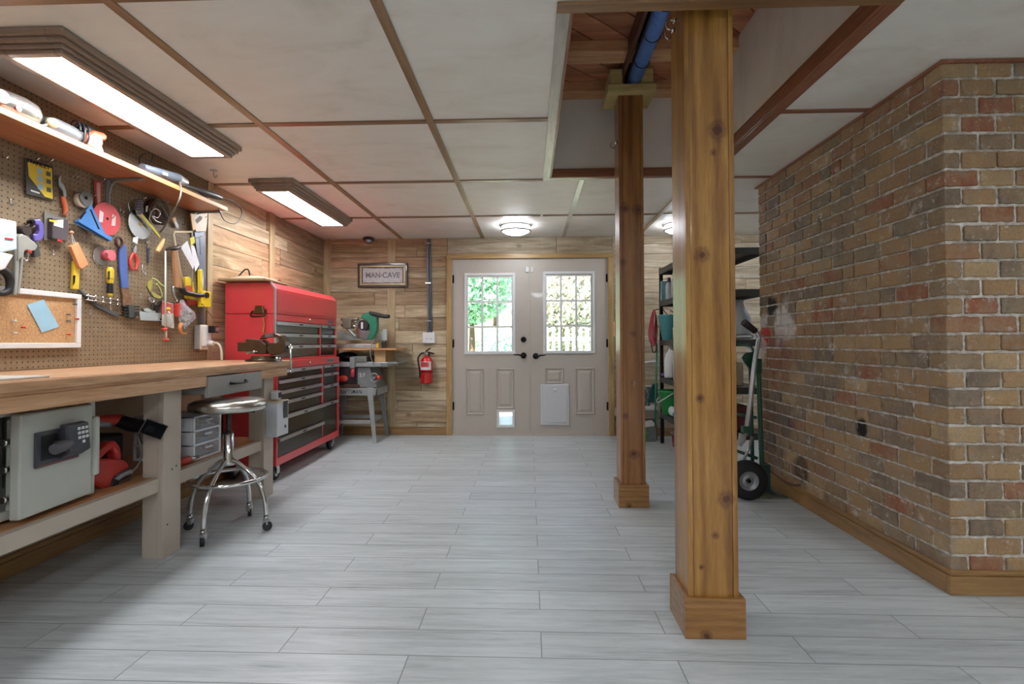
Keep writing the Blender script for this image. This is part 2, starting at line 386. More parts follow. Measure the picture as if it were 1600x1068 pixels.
def pX(xface): return lambda mb, u0, u1, z0, z1, t: mb.box(xface-.02, xface-.016+t, u0, u1, z0, z1)
wb = MB(); boards(wb, XL, DL-.05, 0, H, pY(D), seedv=11); wb.box(XL-.1, DL-.012, D+.016, D+.12, 0, H)
struct('wall_back_left', wb, BX, .002)
wb = MB(); boards(wb, DL-.05, DR+.05, DTOP+.03, H, pY(D), (.2, .3), 5); wb.box(DL-.012, DR+.012, D+.016, D+.12, DTOP+.012, H)
struct('wall_back_middle', wb, BG, .002)
wb = MB(); boards(wb, DR+.05, XR, 0, H, pY(D), seedv=21); wb.box(DR+.012, XR, D+.016, D+.12, 0, H)
struct('wall_back_right', wb, BG, .002)
wl = MB(); boards(wl, 3.58, D, 0, H, pX(XL), seedv=31); boards(wl, YN, 3.58, 0, .94, pX(XL), seedv=33); wl.box(XL-.1, XL-.016, YN, D+.1, 0, H)
struct('wall_left', wl, BY, .002)
PL = M('painted_wall', '#b9b2a5', .7, var=.03)
struct('wall_front', MB().box(XL-.1, XR+.1, YN-.1, YN, 0, H), PL)
struct('wall_right', MB().box(XR, XR+.1, YN, D+.1, 0, H), PL)
# vertical board trims
VT = wood('vertical_trim', [(.3, '#8f7b58'), (.5, '#ac9873'), (.7, '#c4b491')], 2, 1.0, .5, bmp=.1)
for x0, x1 in ((at(505, 500, Y=D).x, at(517, 500, Y=D).x), (at(605.5, 500, Y=D).x, at(618, 500, Y=D).x)):
    struct('trim_%d' % k, MB().box(x0, x1, D-.008, D, 0, H), VT, .002); k += 1
for pa, pb in ((420, 427.5), (322, 330)):
    y0, y1 = at(pa, 400, X=XL).y, at(pb, 400, X=XL).y
    struct('trim_%d' % k, MB().box(XL, XL+.014, y0, y1, 0, H), VT, .002); k += 1
# baseboards
BB = wood('oak_baseboard', [(.3, '#745632'), (.5, '#937044'), (.7, '#aa885a')], 1, 1.0, .4, coat=.3, bmp=.06)
BBX = wood('oak_baseboard_cross', [(.3, '#745632'), (.5, '#937044'), (.7, '#aa885a')], 0, 1.0, .4, coat=.3, bmp=.06)
def bboard(name, mb, mt): struct(name, mb, mt, .004)
bboard('baseboard_left', MB().box(XL, XL+.018, YN, D, 0, .075).box(XL, XL+.012, YN, D, .075, .10), BB)
bboard('baseboard_back', MB().box(XL, DL-.06, D-.018, D, 0, .075).box(XL, DL-.06, D-.012, D, .075, .098), BBX)
bboard('baseboard_back_right', MB().box(DR+.06, XR, D-.018, D, 0, .075).box(DR+.06, XR, D-.012, D, .075, .098), BBX)
bboard('baseboard_brick_side', MB().box(XB-.022, XB, YB, YB2, 0, .078).box(XB-.012, XB+.005, YB, YB2, .078, .10), BB)
bboard('baseboard_brick_front', MB().box(XB-.022, XR, YB-.022, YB, 0, .078).box(XB-.012, XR, YB-.012, YB+.005, .078, .10), BBX)
# ---- brick block
m, n, b = nodemat('old_bricks')
g = n.nodes.new('ShaderNodeNewGeometry'); RI = g.outputs['Random Per Island']
BRK = ['#a4825e', '#8e6c4e', '#ae8f66', '#766b5f', '#987856', '#935640', '#a98960', '#826f5c', '#9f7d58', '#b89d74', '#6b6158', '#9c7353', '#9e7b57', '#877158']
col = ramp(n, RI, [(i/14, c) for i, c in enumerate(BRK)], 'CONSTANT')
vv = tc(n)
col = mixc(n, ramp(n, noise(n, vv, 9, 5, .6), [(.35, (0, 0, 0, 1)), (.65, (.42,)*3+(1,))]), col, '#7c6752')
col = mixc(n, ramp(n, noise(n, vv, 6.3, 4, .6), [(.45, (0, 0, 0, 1)), (.62, (.5,)*3+(1,))]), col, '#a48a66')
col = mixc(n, ramp(n, noise(n, vv, 17, 4, .6), [(.52, (0, 0, 0, 1)), (.62, (.45,)*3+(1,))]), col, '#8b8478')
col = mixc(n, ramp(n, noise(n, vv, 120, 3, .6), [(.45, (0, 0, 0, 1)), (.7, (.35,)*3+(1,))]), col, '#5d4b3b')
col = mixc(n, ramp(n, noise(n, tc(n, scale=(1, 1, .35)), 34, 5, .7), [(.35, (0, 0, 0, 1)), (.75, (.34,)*3+(1,))]), col, '#b39b78')
col = mixc(n, ramp(n, noise(n, vv, 3.1, 4, .6), [(.60, (0, 0, 0, 1)), (.75, (.5,)*3+(1,))]), col, '#8c8478')
col = mixc(n, ramp(n, noise(n, vv, 11, 6, .75), [(.58, (0, 0, 0, 1)), (.66, (.6,)*3+(1,))]), col, '#cdc7bb')
col = mixc(n, ramp(n, noise(n, vv, 60, 2, .5), [(.68, (0, 0, 0, 1)), (.74, (.6,)*3+(1,))]), col, '#c9c3ba')
# stains: old paint splashes and scorch marks on the far bricks
def blot(n, col, c, r, cc, nz=9, thr=.62, amt=1.0):
    d = n.nodes.new('ShaderNodeVectorMath'); d.operation = 'DISTANCE'; n.links.new(tc(n), d.inputs[0]); d.inputs[1].default_value = c
    q = mathn(n, 'ADD', mathn(n, 'DIVIDE', d.outputs['Value'], r), mathn(n, 'MULTIPLY', mathn(n, 'SUBTRACT', noise(n, tc(n), nz, 4), .5), 2.2))
    return mixc(n, ramp(n, q, [(thr, (amt,)*3+(1,)), (thr+.4, (0, 0, 0, 1))]), col, cc)
for px, py, r, cc, am in ((1207, 480, .09, '#1a1b1a', .95), (1222, 508, .16, '#d5d1cc', .85), (1192, 503, .09, '#d0ccc6', .8), (1196, 522, .09, '#b5362c', .9), (1190, 545, .10, '#cbc7c2', .7), (1215, 555, .22, '#7c3430', .5),
                          (1345, 667, .05, '#0f0d0b', .95), (1212, 660, .24, '#57504c', .6), (1250, 735, .10, '#2a2320', .6)):
    p = at(px, py, X=XB); col = blot(n, col, tuple(p), r, cc, amt=am)
n.links.new(col, b.inputs['Base Color']); b.inputs['Roughness'].default_value = .75; b.inputs['Specular IOR Level'].default_value = .25
bump(n, b, noise(n, vv, 40, 6, .7), .55, .006)
BRICK = m
m, n, b = nodemat('brick_mortar')
n.links.new(ramp(n, noise(n, tc(n), 25, 5, .6), [(.3, '#8f877b'), (.5, '#b9b3a8'), (.7, '#e0dedA')]), b.inputs['Base Color']); b.inputs['Roughness'].default_value = .9
bump(n, b, noise(n, tc(n), 60, 5, .7), .6, .004); MORT = m
rg = random.Random(3); wbk = MB(); rh = H/29; g_ = .0055
def brick(x0, x1, y0, y1, z0, z1):
    j = lambda a: rg.uniform(-a, a)
    # slightly uneven brick: outer corners shifted a little
    x0 += j(.0022); y0 += j(.0022)
    vs = []
    for z in (z0+j(.001), z1+j(.001)):
        for y in (y0, y1):
            for x in (x0, x1): vs.append((x+j(.0012), y+j(.0012), z+j(.001)))
    wbk.add(vs, [(0, 2, 3, 1), (4, 5, 7, 6), (0, 1, 5, 4), (2, 6, 7, 3), (0, 4, 6, 2), (1, 3, 7, 5)])
for i in range(29):
    z0, z1 = i*rh+g_, (i+1)*rh-g_
    even = i % 2 == 0
    fx, fy_ = (.150, .100) if even else (.075, .200)
    brick(XB, XB+fx-g_, YB, YB+fy_-g_, z0, z1)
    y = YB+fy_
    while y < YB2-.02:
        L = .2 if rg.random() > .12 else .1
        e = min(y+L, YB2)
        if YB2-e < .04: e = YB2
        brick(XB, XB+.06, y+g_, e-g_, z0, z1); y = e
    x = XB+fx
    while x < XB+1.3: brick(x+g_, x+.150-g_, YB, YB+.06, z0, z1); x += .150
wo_ = struct('wall_brick', wbk, BRICK, .005)
ss = wo_.modifiers.new('sub', 'SUBSURF'); ss.subdivision_type = 'SIMPLE'; ss.levels = 3; ss.render_levels = 3
tx_ = bpy.data.textures.new('brick_clouds', 'CLOUDS'); tx_.noise_scale = .022; tx_.noise_depth = 3
dm = wo_.modifiers.new('rough', 'DISPLACE'); dm.texture = tx_; dm.strength = .011; dm.mid_level = .55; dm.texture_coords = 'LOCAL'
wo_.data.polygons.foreach_set('use_smooth', [True]*len(wo_.data.polygons))
struct('wall_brick_mortar', MB().box(XB+.0085, XR, YB+.0085, YB2-.004, 0, H), MORT)
struct('trim_%d' % k, MB().box(XB-.012, XB+.01, YB-.012, YB2+.03, H-.016, H-.002).box(XB+.01, XR, YB-.012, YB+.01, H-.016, H-.002), RED); k += 1
# ---- double door
DP = M('door_paint', '#b8b0a5', .42, var=.015, coat=.1)
WHT = M('white_vinyl', '#dcdedd', .35, var=.02)
BLK = M('oil_rubbed_bronze', '#1d1a19', .3, .8, var=.1)
m, n, b = nodemat('window_glass'); out = n.nodes['Material Output']
tr = n.nodes.new('ShaderNodeBsdfTransparent'); gl = n.nodes.new('ShaderNodeBsdfGlossy'); gl.inputs['Roughness'].default_value = .02
fr = n.nodes.new('ShaderNodeFresnel'); fr.inputs[0].default_value = 1.45; mx = n.nodes.new('ShaderNodeMixShader')
n.links.new(fr.outputs[0], mx.inputs[0]); n.links.new(tr.outputs[0], mx.inputs[1]); n.links.new(gl.outputs[0], mx.inputs[2]); n.links.new(mx.outputs[0], out.inputs[0])
GLASS = m
YF = D+.012; mid = (at(828, 540, Y=YF)).x
def rect(px0, py0, px1, py1, y): a = at(px0, (py0+py1)/2, Y=y); b_ = at(px1, (py0+py1)/2, Y=y); t = at((px0+px1)/2, py0, Y=y); u = at((px0+px1)/2, py1, Y=y); return a.x, b_.x, u.z, t.z
def make_door(num, x0, x1, win, glass, panels, pet, lever_px, lever_dir):
    # leaf with a real hole for the glass and the pet door
    wx0, wx1, wz0, wz1 = rect(*glass, YF)
    holes = [(wx0, wx1, wz0, wz1)]
    if num == 1: a = rect(*pet, YF); holes.append((a[0]+.028, a[1]-.028, a[2]+.028, a[3]-.028))
    leaf = MB(); z0, z1 = .012, DTOP
    xs = sorted({x0, x1, *[h[0] for h in holes], *[h[1] for h in holes]}); zs = sorted({z0, z1, *[h[2] for h in holes], *[h[3] for h in holes]})
    for i in range(len(xs)-1):
        for j in range(len(zs)-1):
            cx, cz = (xs[i]+xs[i+1])/2, (zs[j]+zs[j+1])/2
            if not any(h[0] < cx < h[1] and h[2] < cz < h[3] for h in holes):
                leaf.box(xs[i], xs[i+1], YF, YF+.044, zs[j], zs[j+1])
    dr = struct('door_%d' % num, leaf, DP)
    fx0, fx1, fz0, fz1 = rect(*win, YF)
    fr_ = MB(); y0, y1 = YF-.012, YF
    for a in ((fx0, fx1, fz1-.03, fz1), (fx0, fx1, fz0, fz0+.03), (fx0, fx0+.03, fz0+.03, fz1-.03), (fx1-.03, fx1, fz0+.03, fz1-.03)): fr_.box(a[0], a[1], y0, y1, a[2], a[3])
    for a in ((wx0-.004, wx1+.004, wz1-.012, wz1), (wx0-.004, wx1+.004, wz0, wz0+.012), (wx0, wx0+.012, wz0+.012, wz1-.012), (wx1-.012, wx1, wz0+.012, wz1-.012)): fr_.box(a[0], a[1], y0+.004, YF+.03, a[2], a[3])
    fw_ = part('window_frame', fr_, WHT, dr, .004)
    mt = MB()
    for i in (1, 2):
        x = wx0+(wx1-wx0)*i/3; mt.box(x-.0115, x+.0115, YF+.004, YF+.026, wz0, wz1)
        z = wz0+(wz1-wz0)*i/3; mt.box(wx0, wx1, YF+.005, YF+.025, z-.0115, z+.0115)
    part('muntin_grid', mt, WHT, fw_)
    part('window_pane', MB().box(wx0, wx1, YF+.014, YF+.018, wz0, wz1), GLASS, fw_)
    for p in panels:
        a = rect(*p, YF); pm = MB()
        def ringf(q, d0, d1, w_):
            X0, X1, Z0, Z1 = q
            o = [(X0, d0, Z0), (X1, d0, Z0), (X1, d0, Z1), (X0, d0, Z1)]; i_ = [(X0+w_, d1, Z0+w_), (X1-w_, d1, Z0+w_), (X1-w_, d1, Z1-w_), (X0+w_, d1, Z1-w_)]
            pm.add(o+i_, [(k_, (k_+1) % 4, 4+(k_+1) % 4, 4+k_) for k_ in range(4)]); return (X0+w_, X1-w_, Z0+w_, Z1-w_)
        q = ringf(a, YF, YF-.012, .010); q = ringf(q, YF-.012, YF-.001, .012); q = ringf(q, YF-.001, YF-.001, .010); q = ringf(q, YF-.001, YF-.011, .024)
        pm.add([(q[0], YF-.011, q[2]), (q[1], YF-.011, q[2]), (q[1], YF-.011, q[3]), (q[0], YF-.011, q[3])], [(0, 1, 2, 3)])
        part('door_panel', pm, DP, dr)
    # lever handle
    c = at(*lever_px, Y=YF-.01); h = MB()
    h.lathe([(0, -.022), (.02, -.022), (.033, -.012), (.037, 0), (.037, .01)], c, (0, 1, 0), 8)
    h.cyl(c+Vector((0, -.02, 0)), c+Vector((0, -.055, 0)), .011)
    s_ = lever_dir
    h.tube([c+Vector((0, -.052, 0)), c+Vector((s_*.03, -.055, .002)), c+Vector((s_*.06, -.056, .012)), c+Vector((s_*.085, -.056, .008)), c+Vector((s_*.115, -.056, .014))], [.011, .010, .008, .007, .005], 10)
    part('door_handle', h, BLK, dr)
    hx = x0 if num == 1 else x1
    for py in (435, 536, 634):
        z = at(828, py, Y=YF).z; s1 = 1 if num == 1 else -1
        part('hinge', MB().box(hx-.004*s1, hx+.014*s1, YF-.006, YF+.002, z-.045, z+.045).cyl((hx, YF-.009, z-.048), (hx, YF-.009, z+.048), .007, n=8), BLK, dr)
    return dr
d1 = make_door(1, DL+.012, mid-.002, (725.6, 426.6, 805, 553.3), (729.8, 431.8, 800.8, 549.8), [(728, 575, 756.5, 648), (775, 575, 803.5, 638.5)], (776, 639.5, 804.5, 667.5), (818, 555), -1)
d2 = make_door(2, mid+.002, DR-.012, (848.5, 424, 929.5, 552), (852.8, 429.7, 924.4, 549), [(851.5, 574, 881, 599), (899, 574, 929, 647)], (844.5, 599.5, 889, 663.5), (837, 556), 1)
c = at(818, 530, Y=YF); part('deadbolt', MB().lathe([(0, -.03), (.018, -.03), (.032, -.016), (.034, 0)], c, (0, 1, 0), 8).cyl(c+Vector((0, -.03, 0)), c+Vector((0, -.04, 0)), .006).box(c.x-.005, c.x+.005, YF-.052, YF-.036, c.z-.018, c.z+.018), BLK, d1)
c = at(824.5, 421, Y=YF); part('alarm_sensor', MB().box(c.x-.022, c.x+.012, YF-.018, YF, c.z-.03, c.z+.03), WHT, d1, .003)
c2 = at(831.5, 421, Y=YF); part('sensor_magnet', MB().box(c2.x-.009, c2.x+.009, YF-.012, YF, c2.z-.03, c2.z+.03), WHT, d2, .002)
part('astragal', MB().box(mid-.014, mid+.008, YF-.006, YF-.0005, .015, DTOP), DP, d1, .002)
a = rect(776, 639.5, 804.5, 667.5, YF); f_ = MB()
for q in ((a[0], a[1], a[3]-.03, a[3]), (a[0], a[1], a[2], a[2]+.03), (a[0], a[0]+.03, a[2]+.03, a[3]-.03), (a[1]-.03, a[1], a[2]+.03, a[3]-.03)): f_.box(q[0], q[1], YF-.014, YF, q[2], q[3])
pf = part('cat_flap_frame', f_, WHT, d1, .004)
m, n, b = nodemat('clear_plastic_flap'); out = n.nodes['Material Output']
tl = n.nodes.new('ShaderNodeBsdfTransparent'); tl.inputs[0].default_value = (.95, .96, .97, 1); df = n.nodes.new('ShaderNodeBsdfTranslucent'); df.inputs[0].default_value = (.9, .93, .95, 1)
mx = n.nodes.new('ShaderNodeMixShader'); mx.inputs[0].default_value = .35; n.links.new(tl.outputs[0], mx.inputs[1]); n.links.new(df.outputs[0], mx.inputs[2]); n.links.new(mx.outputs[0], out.inputs[0])
part('cat_flap', MB().box(a[0]+.03, a[1]-.03, YF+.01, YF+.014, a[2]+.03, a[3]-.03), m, pf)
part('flap_latch', MB().box((a[0]+a[1])/2-.012, (a[0]+a[1])/2+.012, YF-.02, YF-.012, a[2]+.008, a[2]+.03), WHT, pf)
a = rect(844.5, 599.5, 889, 663.5, YF)
dd = part('dog_door_frame', MB().box(a[0], a[1], YF-.018, YF, a[2], a[3]), M('dog_door_white', '#cfd1d3', .35, var=.01), d2, .006)
part('dog_door_panel', MB().box(a[0]+.022, a[1]-.022, YF-.026, YF-.017, a[2]+.03, a[3]-.022), M('dog_door_panel_white', '#c8cacd', .3, var=.01), dd, .004)
part('panel_latch', MB().box((a[0]+a[1])/2-.02, (a[0]+a[1])/2+.02, YF-.04, YF-.025, a[3]-.075, a[3]-.05), WHT, dd, .004)
# casing and threshold
cs = MB(); cw = .06
cs.box(DL-cw, DL+.004, D-.02, D+.01, 0, DTOP+.004).box(DR-.004, DR+cw, D-.02, D+.01, 0, DTOP+.004)
struct('trim_%d' % k, cs, wood('oak_casing', [(.3, '#8a6a3d'), (.5, '#a98a58'), (.7, '#c2a675')], 2, 1, .45, coat=.2), .004); k += 1
struct('trim_%d' % k, MB().box(DL-cw, DR+cw, D-.02, D+.01, DTOP+.004, DTOP+.058), wood('oak_casing_head', [(.3, '#8a6a3d'), (.5, '#a98a58'), (.7, '#c2a675')], 0, 1, .45, coat=.2), .004); k += 1
struct('trim_%d' % k, MB().box(DL-.012, DL+.012, D-.002, D+.12, 0, DTOP+.002).box(DR-.012, DR+.012, D-.002, D+.12, 0, DTOP+.002).box(DL-.012, DR+.012, D-.002, D+.12, DTOP, DTOP+.014), DP); k += 1
struct('trim_%d' % k, MB().box(DL+.01, DR-.01, D-.01, D+.14, 0, .012), M('threshold', '#b9ada0', .4), .003); k += 1
# ---- outside the door: yard, slope, foliage, fence
GR = M('lawn', '#8fae86', .9, var=.3, scale=3, bmp=.3)
CON = M('pale_concrete', '#c9c5bd', .9, var=.1)
yd = MB(); yd.box(-30, 30, 9.2, 40, -.3, -.06); struct('ground_yard', yd, GR)
struct('ground_bounce_slab', MB().box(-12, 12, D+.15, 9.2, -.3, -.055), CON)  # pale slab added so neutral light bounces indoors instead of lawn green
# ================================================================ LAMPS
def emis(name, col, s):
    if name in MATS: return MATS[name]
    m, n, b = nodemat(name); c = srgb(col)
    b.inputs['Base Color'].default_value = (.8, .8, .8, 1); b.inputs['Emission Color'].default_value = c; b.inputs['Emission Strength'].default_value = s
    b.inputs['Roughness'].default_value = .3; MATS[name] = m; return m
LENS = emis('fluorescent_diffuser', '#fbfaff', LAMP_TUBE)
LFR = wood('lamp_frame_wood', [(.3, '#83705f'), (.5, '#8f7a6a'), (.7, '#9b887a')], 1, .8, .4, coat=.2, bmp=.02)
def tube_light(name, label, x0, x1, y0, y1, group=None):
    t = thing(name, label, 'ceiling light', ((x0+x1)/2, (y0+y1)/2, H), 0, group)
    fr = MB(); zb = 2.205
    # stepped moulding around the diffuser
    for k_, (i0, za, zb_) in enumerate(((0, H-.03, H-.001), (.014, H-.05, H-.03), (.028, 2.222, H-.05), (.038, zb, 2.222))):
        w_ = .07-i0
        X0, X1, Y0, Y1 = x0+i0, x1-i0, y0+i0, y1-i0
        fr.box(X0, X0+w_, Y0, Y1, za, zb_).box(X1-w_, X1, Y0, Y1, za, zb_).box(X0+w_, X1-w_, Y0, Y0+w_, za, zb_).box(X0+w_, X1-w_, Y1-w_, Y1, za, zb_)
    part('light_frame', fr, LFR, t, .004)
    part('diffuser', MB().box(x0+.055, x1-.055, y0+.055, y1-.055, zb+.004, zb+.02), LENS, t, .004)
    return t
tube_light('fluorescent_light', 'long wood-framed fluorescent ceiling light above the pegboard and bench', -2.12, -1.778, 1.80, 2.98)
tube_light('fluorescent_light', 'wood-framed fluorescent ceiling light above the red tool chest', -2.075, -1.735, 3.55, 4.775)
tube_light('fluorescent_light', 'added wood-framed fluorescent fill light, out of view behind the viewer', .2, .6, -2.3, -1.1)  # added fixture, never seen, brightens the room from behind
tube_light('fluorescent_light', 'added wood-framed fluorescent fill light, out of view over the room end', 2.4, 2.8, -.9, .3)  # second unseen fixture, added as fill light
DOMEL = emis('dome_glass_glow', '#f2f7ff', LAMP_DOME)
NICK = M('brushed_nickel', '#b5b3ae', .3, .9)
FILL_DOME = emis('fill_dome_bright', '#e9f1ff', 36)
def dome(label, c, R=.155, gl=None):
    t = thing('dome_light', label, 'ceiling light', (c[0], c[1], H), 0)
    part('dome_glass', MB().lathe([(R*.88, -.001), (R*.9, -.03), (R*.86, -.062), (R*.7, -.085), (R*.4, -.1), (0, -.105)], (c[0], c[1], H), (0, 0, 1), 32), gl or DOMEL, t)
    part('upper_ring', MB().torus((c[0], c[1], H-.012), (0, 0, 1), R*1.0, .010, 32), NICK, t)
    part('lower_ring', MB().torus((c[0], c[1], H-.064), (0, 0, 1), R*.96, .010, 32), NICK, t)
    return t
dome('round flush dome light with nickel rings on the ceiling before the double door', (at(806, 352, Z=H).x, 5.10))
dome('round flush dome light with nickel rings above the black storage rack', (1.55, 5.12))
dome('added round dome fill light, out of view behind the brick block', (3.0, 4.6), .155, FILL_DOME)  # added fill dome, hidden by the bricks
dome('added round dome fill light, out of view just behind the viewer', (.2, -.8), .17, FILL_DOME)  # added unseen dome, lifts ceiling and foreground
dome('added round dome fill light, out of view behind the bench side', (-1.0, -1.2), .17, FILL_DOME)  # another added fill dome out of frame
FILL_DOME_SOFT = emis('fill_dome_soft', '#eef3ff', 8)
dome('added round dome fill light, out of view right of the brick corner', (3.2, .2), .17, FILL_DOME_SOFT)  # weaker dome added unseen to brighten the right side
# ================================================================ POSTS AND THE PADDED BEAM
def kn(px, py, Y, r, cx, cy): p_ = at(px, py, Y=Y); q_ = (.6685, 1.92) if Y < 2 else (.673, 3.3285); return (p_.x-q_[0], p_.y-q_[1], p_.z, r)
PW = wood('stained_post_upright', [(.30, '#694622'), (.43, '#885e2a'), (.55, '#a07437'), (.68, '#b68c4a')], 2, 1.0, .32,
          knots=([kn(1122, 204, 1.838, .050, 0, 0), kn(1115, 238, 1.838, .020, 0, 0), kn(1098, 398, 1.838, .038, 0, 0), kn(1093, 622, 1.838, .022, 0, 0), kn(1134, 780, 1.838, .042, 0, 0), kn(1118, 836, 1.838, .020, 0, 0), kn(1096, 886, 1.838, .014, 0, 0)], '#44190b'),
          coat=.35, island=True, bmp=.06, fine=1.6, rings=5)
PW2 = wood('stained_post_upright_red', [(.30, '#623c20'), (.43, '#7c5028'), (.55, '#906134'), (.68, '#a27241')], 2, 1.0, .32,
          knots=([kn(976, 325, 3.25, .05, 0, 0), kn(996, 327, 3.25, .05, 0, 0), kn(978, 650, 3.25, .03, 0, 0), kn(991, 709, 3.25, .045, 0, 0), kn(990, 521, 3.25, .03, 0, 0), kn(974, 409, 3.25, .03, 0, 0)], '#44190b'),
          coat=.35, island=True, bmp=.06, fine=1.6, rings=5)
PWX = wood('stained_post_cross', [(.28, '#6d4a26'), (.42, '#835c30'), (.55, '#966c3a'), (.70, '#a87d48')], 0, 1.2, .32, knots=([kn(1104, 994, 1.82, .03, 0, 0)], '#45200f'), coat=.35, island=True, bmp=.08, fine=2.0, rings=8)
STEEL = M('bright_steel', '#c9c9c8', .22, 1, var=.05)
def post(label, x0, x1, y0, y1, ztop, bz, inset=.018, pm=None):
    t = thing('wooden_post', label, 'post', ((x0+x1)/2, (y0+y1)/2, 0))
    a0, a1, b0, b1 = x0+inset, x1-inset, y0+inset, y1-inset
    th = .019
    s = MB(); s.box(a0, a0+th, b0, b1, 0, ztop).box(a1-th, a1, b0, b1, 0, ztop)
    s.box(a0+th+.001, a1-th-.001, b0+.0015, b0+th, 0, ztop).box(a0+th+.001, a1-th-.001, b1-th, b1-.0015, 0, ztop)
    part('shaft', s, pm or PW, t, .002)
    b_ = MB(); b_.box(x0, x1, y0, y0+inset, 0, bz).box(x0, x1, y1-inset, y1, 0, bz).box(x0, x0+inset, y0+inset, y1-inset, 0, bz).box(x1-inset, x1, y0+inset, y1-inset, 0, bz)
    part('base_trim', b_, PWX, t, .0025)
    return t
def cup_hook(t, p, s=1.0):
    p = Vector(p); h = MB(); h.cyl(p, p+Vector((-.012*s, 0, 0)), .008*s, .010*s)
    h.tube([p+Vector((-.01*s, 0, 0)), p+Vector((-.022*s, 0, .002*s)), p+Vector((-.034*s, 0, -.008*s)), p+Vector((-.034*s, 0, -.024*s)), p+Vector((-.022*s, 0, -.032*s)), p+Vector((-.014*s, 0, -.024*s))], .003*s, 8)
    part('hook', h, STEEL, t)
ps1 = post('thick stained knotty wooden post standing nearest the viewer, in front of the brick block', .56, .777, 1.82, 2.02, 2.86, .145)
cup_hook(ps1, (.579, 1.93, at(1062, 20, X=.579).z), 1.1); cup_hook(ps1, (.579, 1.95, at(1061, 32, X=.579).z), 1.1)
ps2 = post('stained wooden post with a boxed base standing behind the thicker one, under the padded beam', .575, .771, 3.231, 3.426, 2.70, .146, pm=PW2)
cup_hook(ps2, (.593, 3.3, at(958, 237, X=.593).z), 1.3)
c = at(989, 594, Y=3.249); part('cup_hook', MB().tube([c, c+Vector((0, -.014, -.004)), c+Vector((.008, -.02, -.018)), c+Vector((0, -.014, -.03)), c+Vector((0, -.004, -.022))], .003), STEEL, ps2)
TR = wood('treated_pine', [(.3, '#a38c52'), (.5, '#bda76c'), (.7, '#d2bf8a')], 0, 1.2, .6, bmp=.1)
part('cap_plate', MB().box(.515, .83, 3.20, 3.45, 2.70, 2.752), TR, ps2, .004)
part('cap_block', MB().box(.535, .615, 3.22, 3.43, 2.752, 2.86), TR, ps2, .004)
part('cap_block', MB().box(.735, .815, 3.22, 3.43, 2.752, 2.86), TR, ps2, .004)
# a small reddish label on the left face of the far post
c = at(960, 514, X=.593); part('post_label', MB().box(.5905, .5935, c.y-.04, c.y+.04, c.z-.05, c.z+.05), M('orange_label', '#b5562e', .5), ps2)
bm_ = thing('padded_beam', 'steel beam wrapped in blue foam tube with black ties, above the rear post', 'beam', (.69, 3.3, 2.755))
part('steel_web', MB().box(.672, .70, OY0+.02, 3.45, 2.82, 2.93).box(.645, .725, OY0+.02, 3.45, 2.80, 2.822), M('dark_painted_steel', '#2b2320', .5, .3), bm_, .003)
part('foam_tube', MB().cyl((.697, 3.40, 2.795), (.692, OY0+.06, 2.795), .043, n=24), M('blue_foam', '#5b82c8', .6, var=.12, scale=40, bmp=.2), bm_)
for y in (3.30, 3.02, 2.76, 2.5, 2.2, 1.95): part('cable_tie', MB().torus((.6965, y, 2.795), (0, 1, .04), .0445, .0035, 20, 6), M('black_plastic', '#17181a', .4, var=.05), bm_)
part('side_board', MB().box(.612, .634, OY0+.02, 3.40, 2.815, 2.93), wood('dark_side_board', [(.3, '#43281b'), (.6, '#6b4230')], 1, 1, .6), bm_, .002)
# ================================================================ WORKBENCH
BT = wood('bench_top_wood', [(.28, '#9a7350'), (.42, '#b88c64'), (.56, '#cda37c'), (.72, '#dab897')], 1, 1.2, .38, coat=.25, bmp=.05)
GREYP = M('taupe_bench_paint', '#bbb0a1', .5, var=.03, scale=5, bmp=.05)
PLYW = wood('lower_shelf_ply', [(.3, '#a06f47'), (.5, '#bd8a5c'), (.7, '#cfa075')], 1, 1, .55)
bx0, bx1, by0, by1 = XL+.006, -1.765, .75, 3.60
wbench = thing('workbench', 'long wooden workbench with taupe legs along the pegboard', 'workbench', (-2.1, 2.2, 0))
part('bench_top', MB().box(bx0, bx1, by0, by1, .893, .947), BT, wbench, .003)
part('edge_strip', MB().box(bx1, bx1+.012, by0, by1-.0, .908, .943), BT, wbench, .002)
dY0, dY1 = 2.636, 3.177
part('front_rail', MB().box(bx1-.04, bx1+.006, by0, dY0-.004, .838, .893), BT, wbench, .002)
part('front_rail', MB().box(bx1-.04, bx1+.006, dY1+.004, 3.525, .838, .893), BT, wbench, .002)
dr = part('drawer', MB().box(-1.775, -1.752, dY0, dY1, .776, .888).box(-2.2, -1.775, dY0+.02, dY1-.02, .79, .88), M('drawer_grey_paint', '#9c9b95', .45, var=.03), wbench, .002)
yc = (dY0+dY1)/2+.0
part('drawer_handle', MB().tube([(-1.752, yc-.075, .838), (-1.728, yc-.06, .836), (-1.722, yc, .834), (-1.728, yc+.06, .838), (-1.752, yc+.075, .842)], [.009, .006, .005, .006, .009], 8), BLK, dr)
for y0 in (2.41, 3.345, 1.1):
    lg = MB(); y1 = y0+.125
    lg.box(-1.86, -1.83, y0, y1, 0, .838).box(-1.862-.078, -1.862, y0+.004, y0+.04, 0, .838).box(-1.862-.078, -1.862, y1-.04, y1-.004, 0, .838)
    part('leg', lg, GREYP, wbench, .0025)
for ya, yb in ((.75, 2.409), (2.536, 3.344)):
    part('front_stretcher', MB().box(-1.885, -1.848, ya, yb, .333, .40), GREYP, wbench, .002)
part('lower_shelf', MB().box(XL+.029, -1.885, .75, 3.47, .385, .401), PLYW, wbench, .001)
part('back_panel', MB().box(XL+.0185, XL+.028, .75, 3.5, .11, .888), M('tan_panel', '#b8a283', .55, var=.05, scale=4), wbench)
part('back_stretcher', MB().box(XL+.029, XL+.06, .75, 3.47, .30, .385), GREYP, wbench, .002)
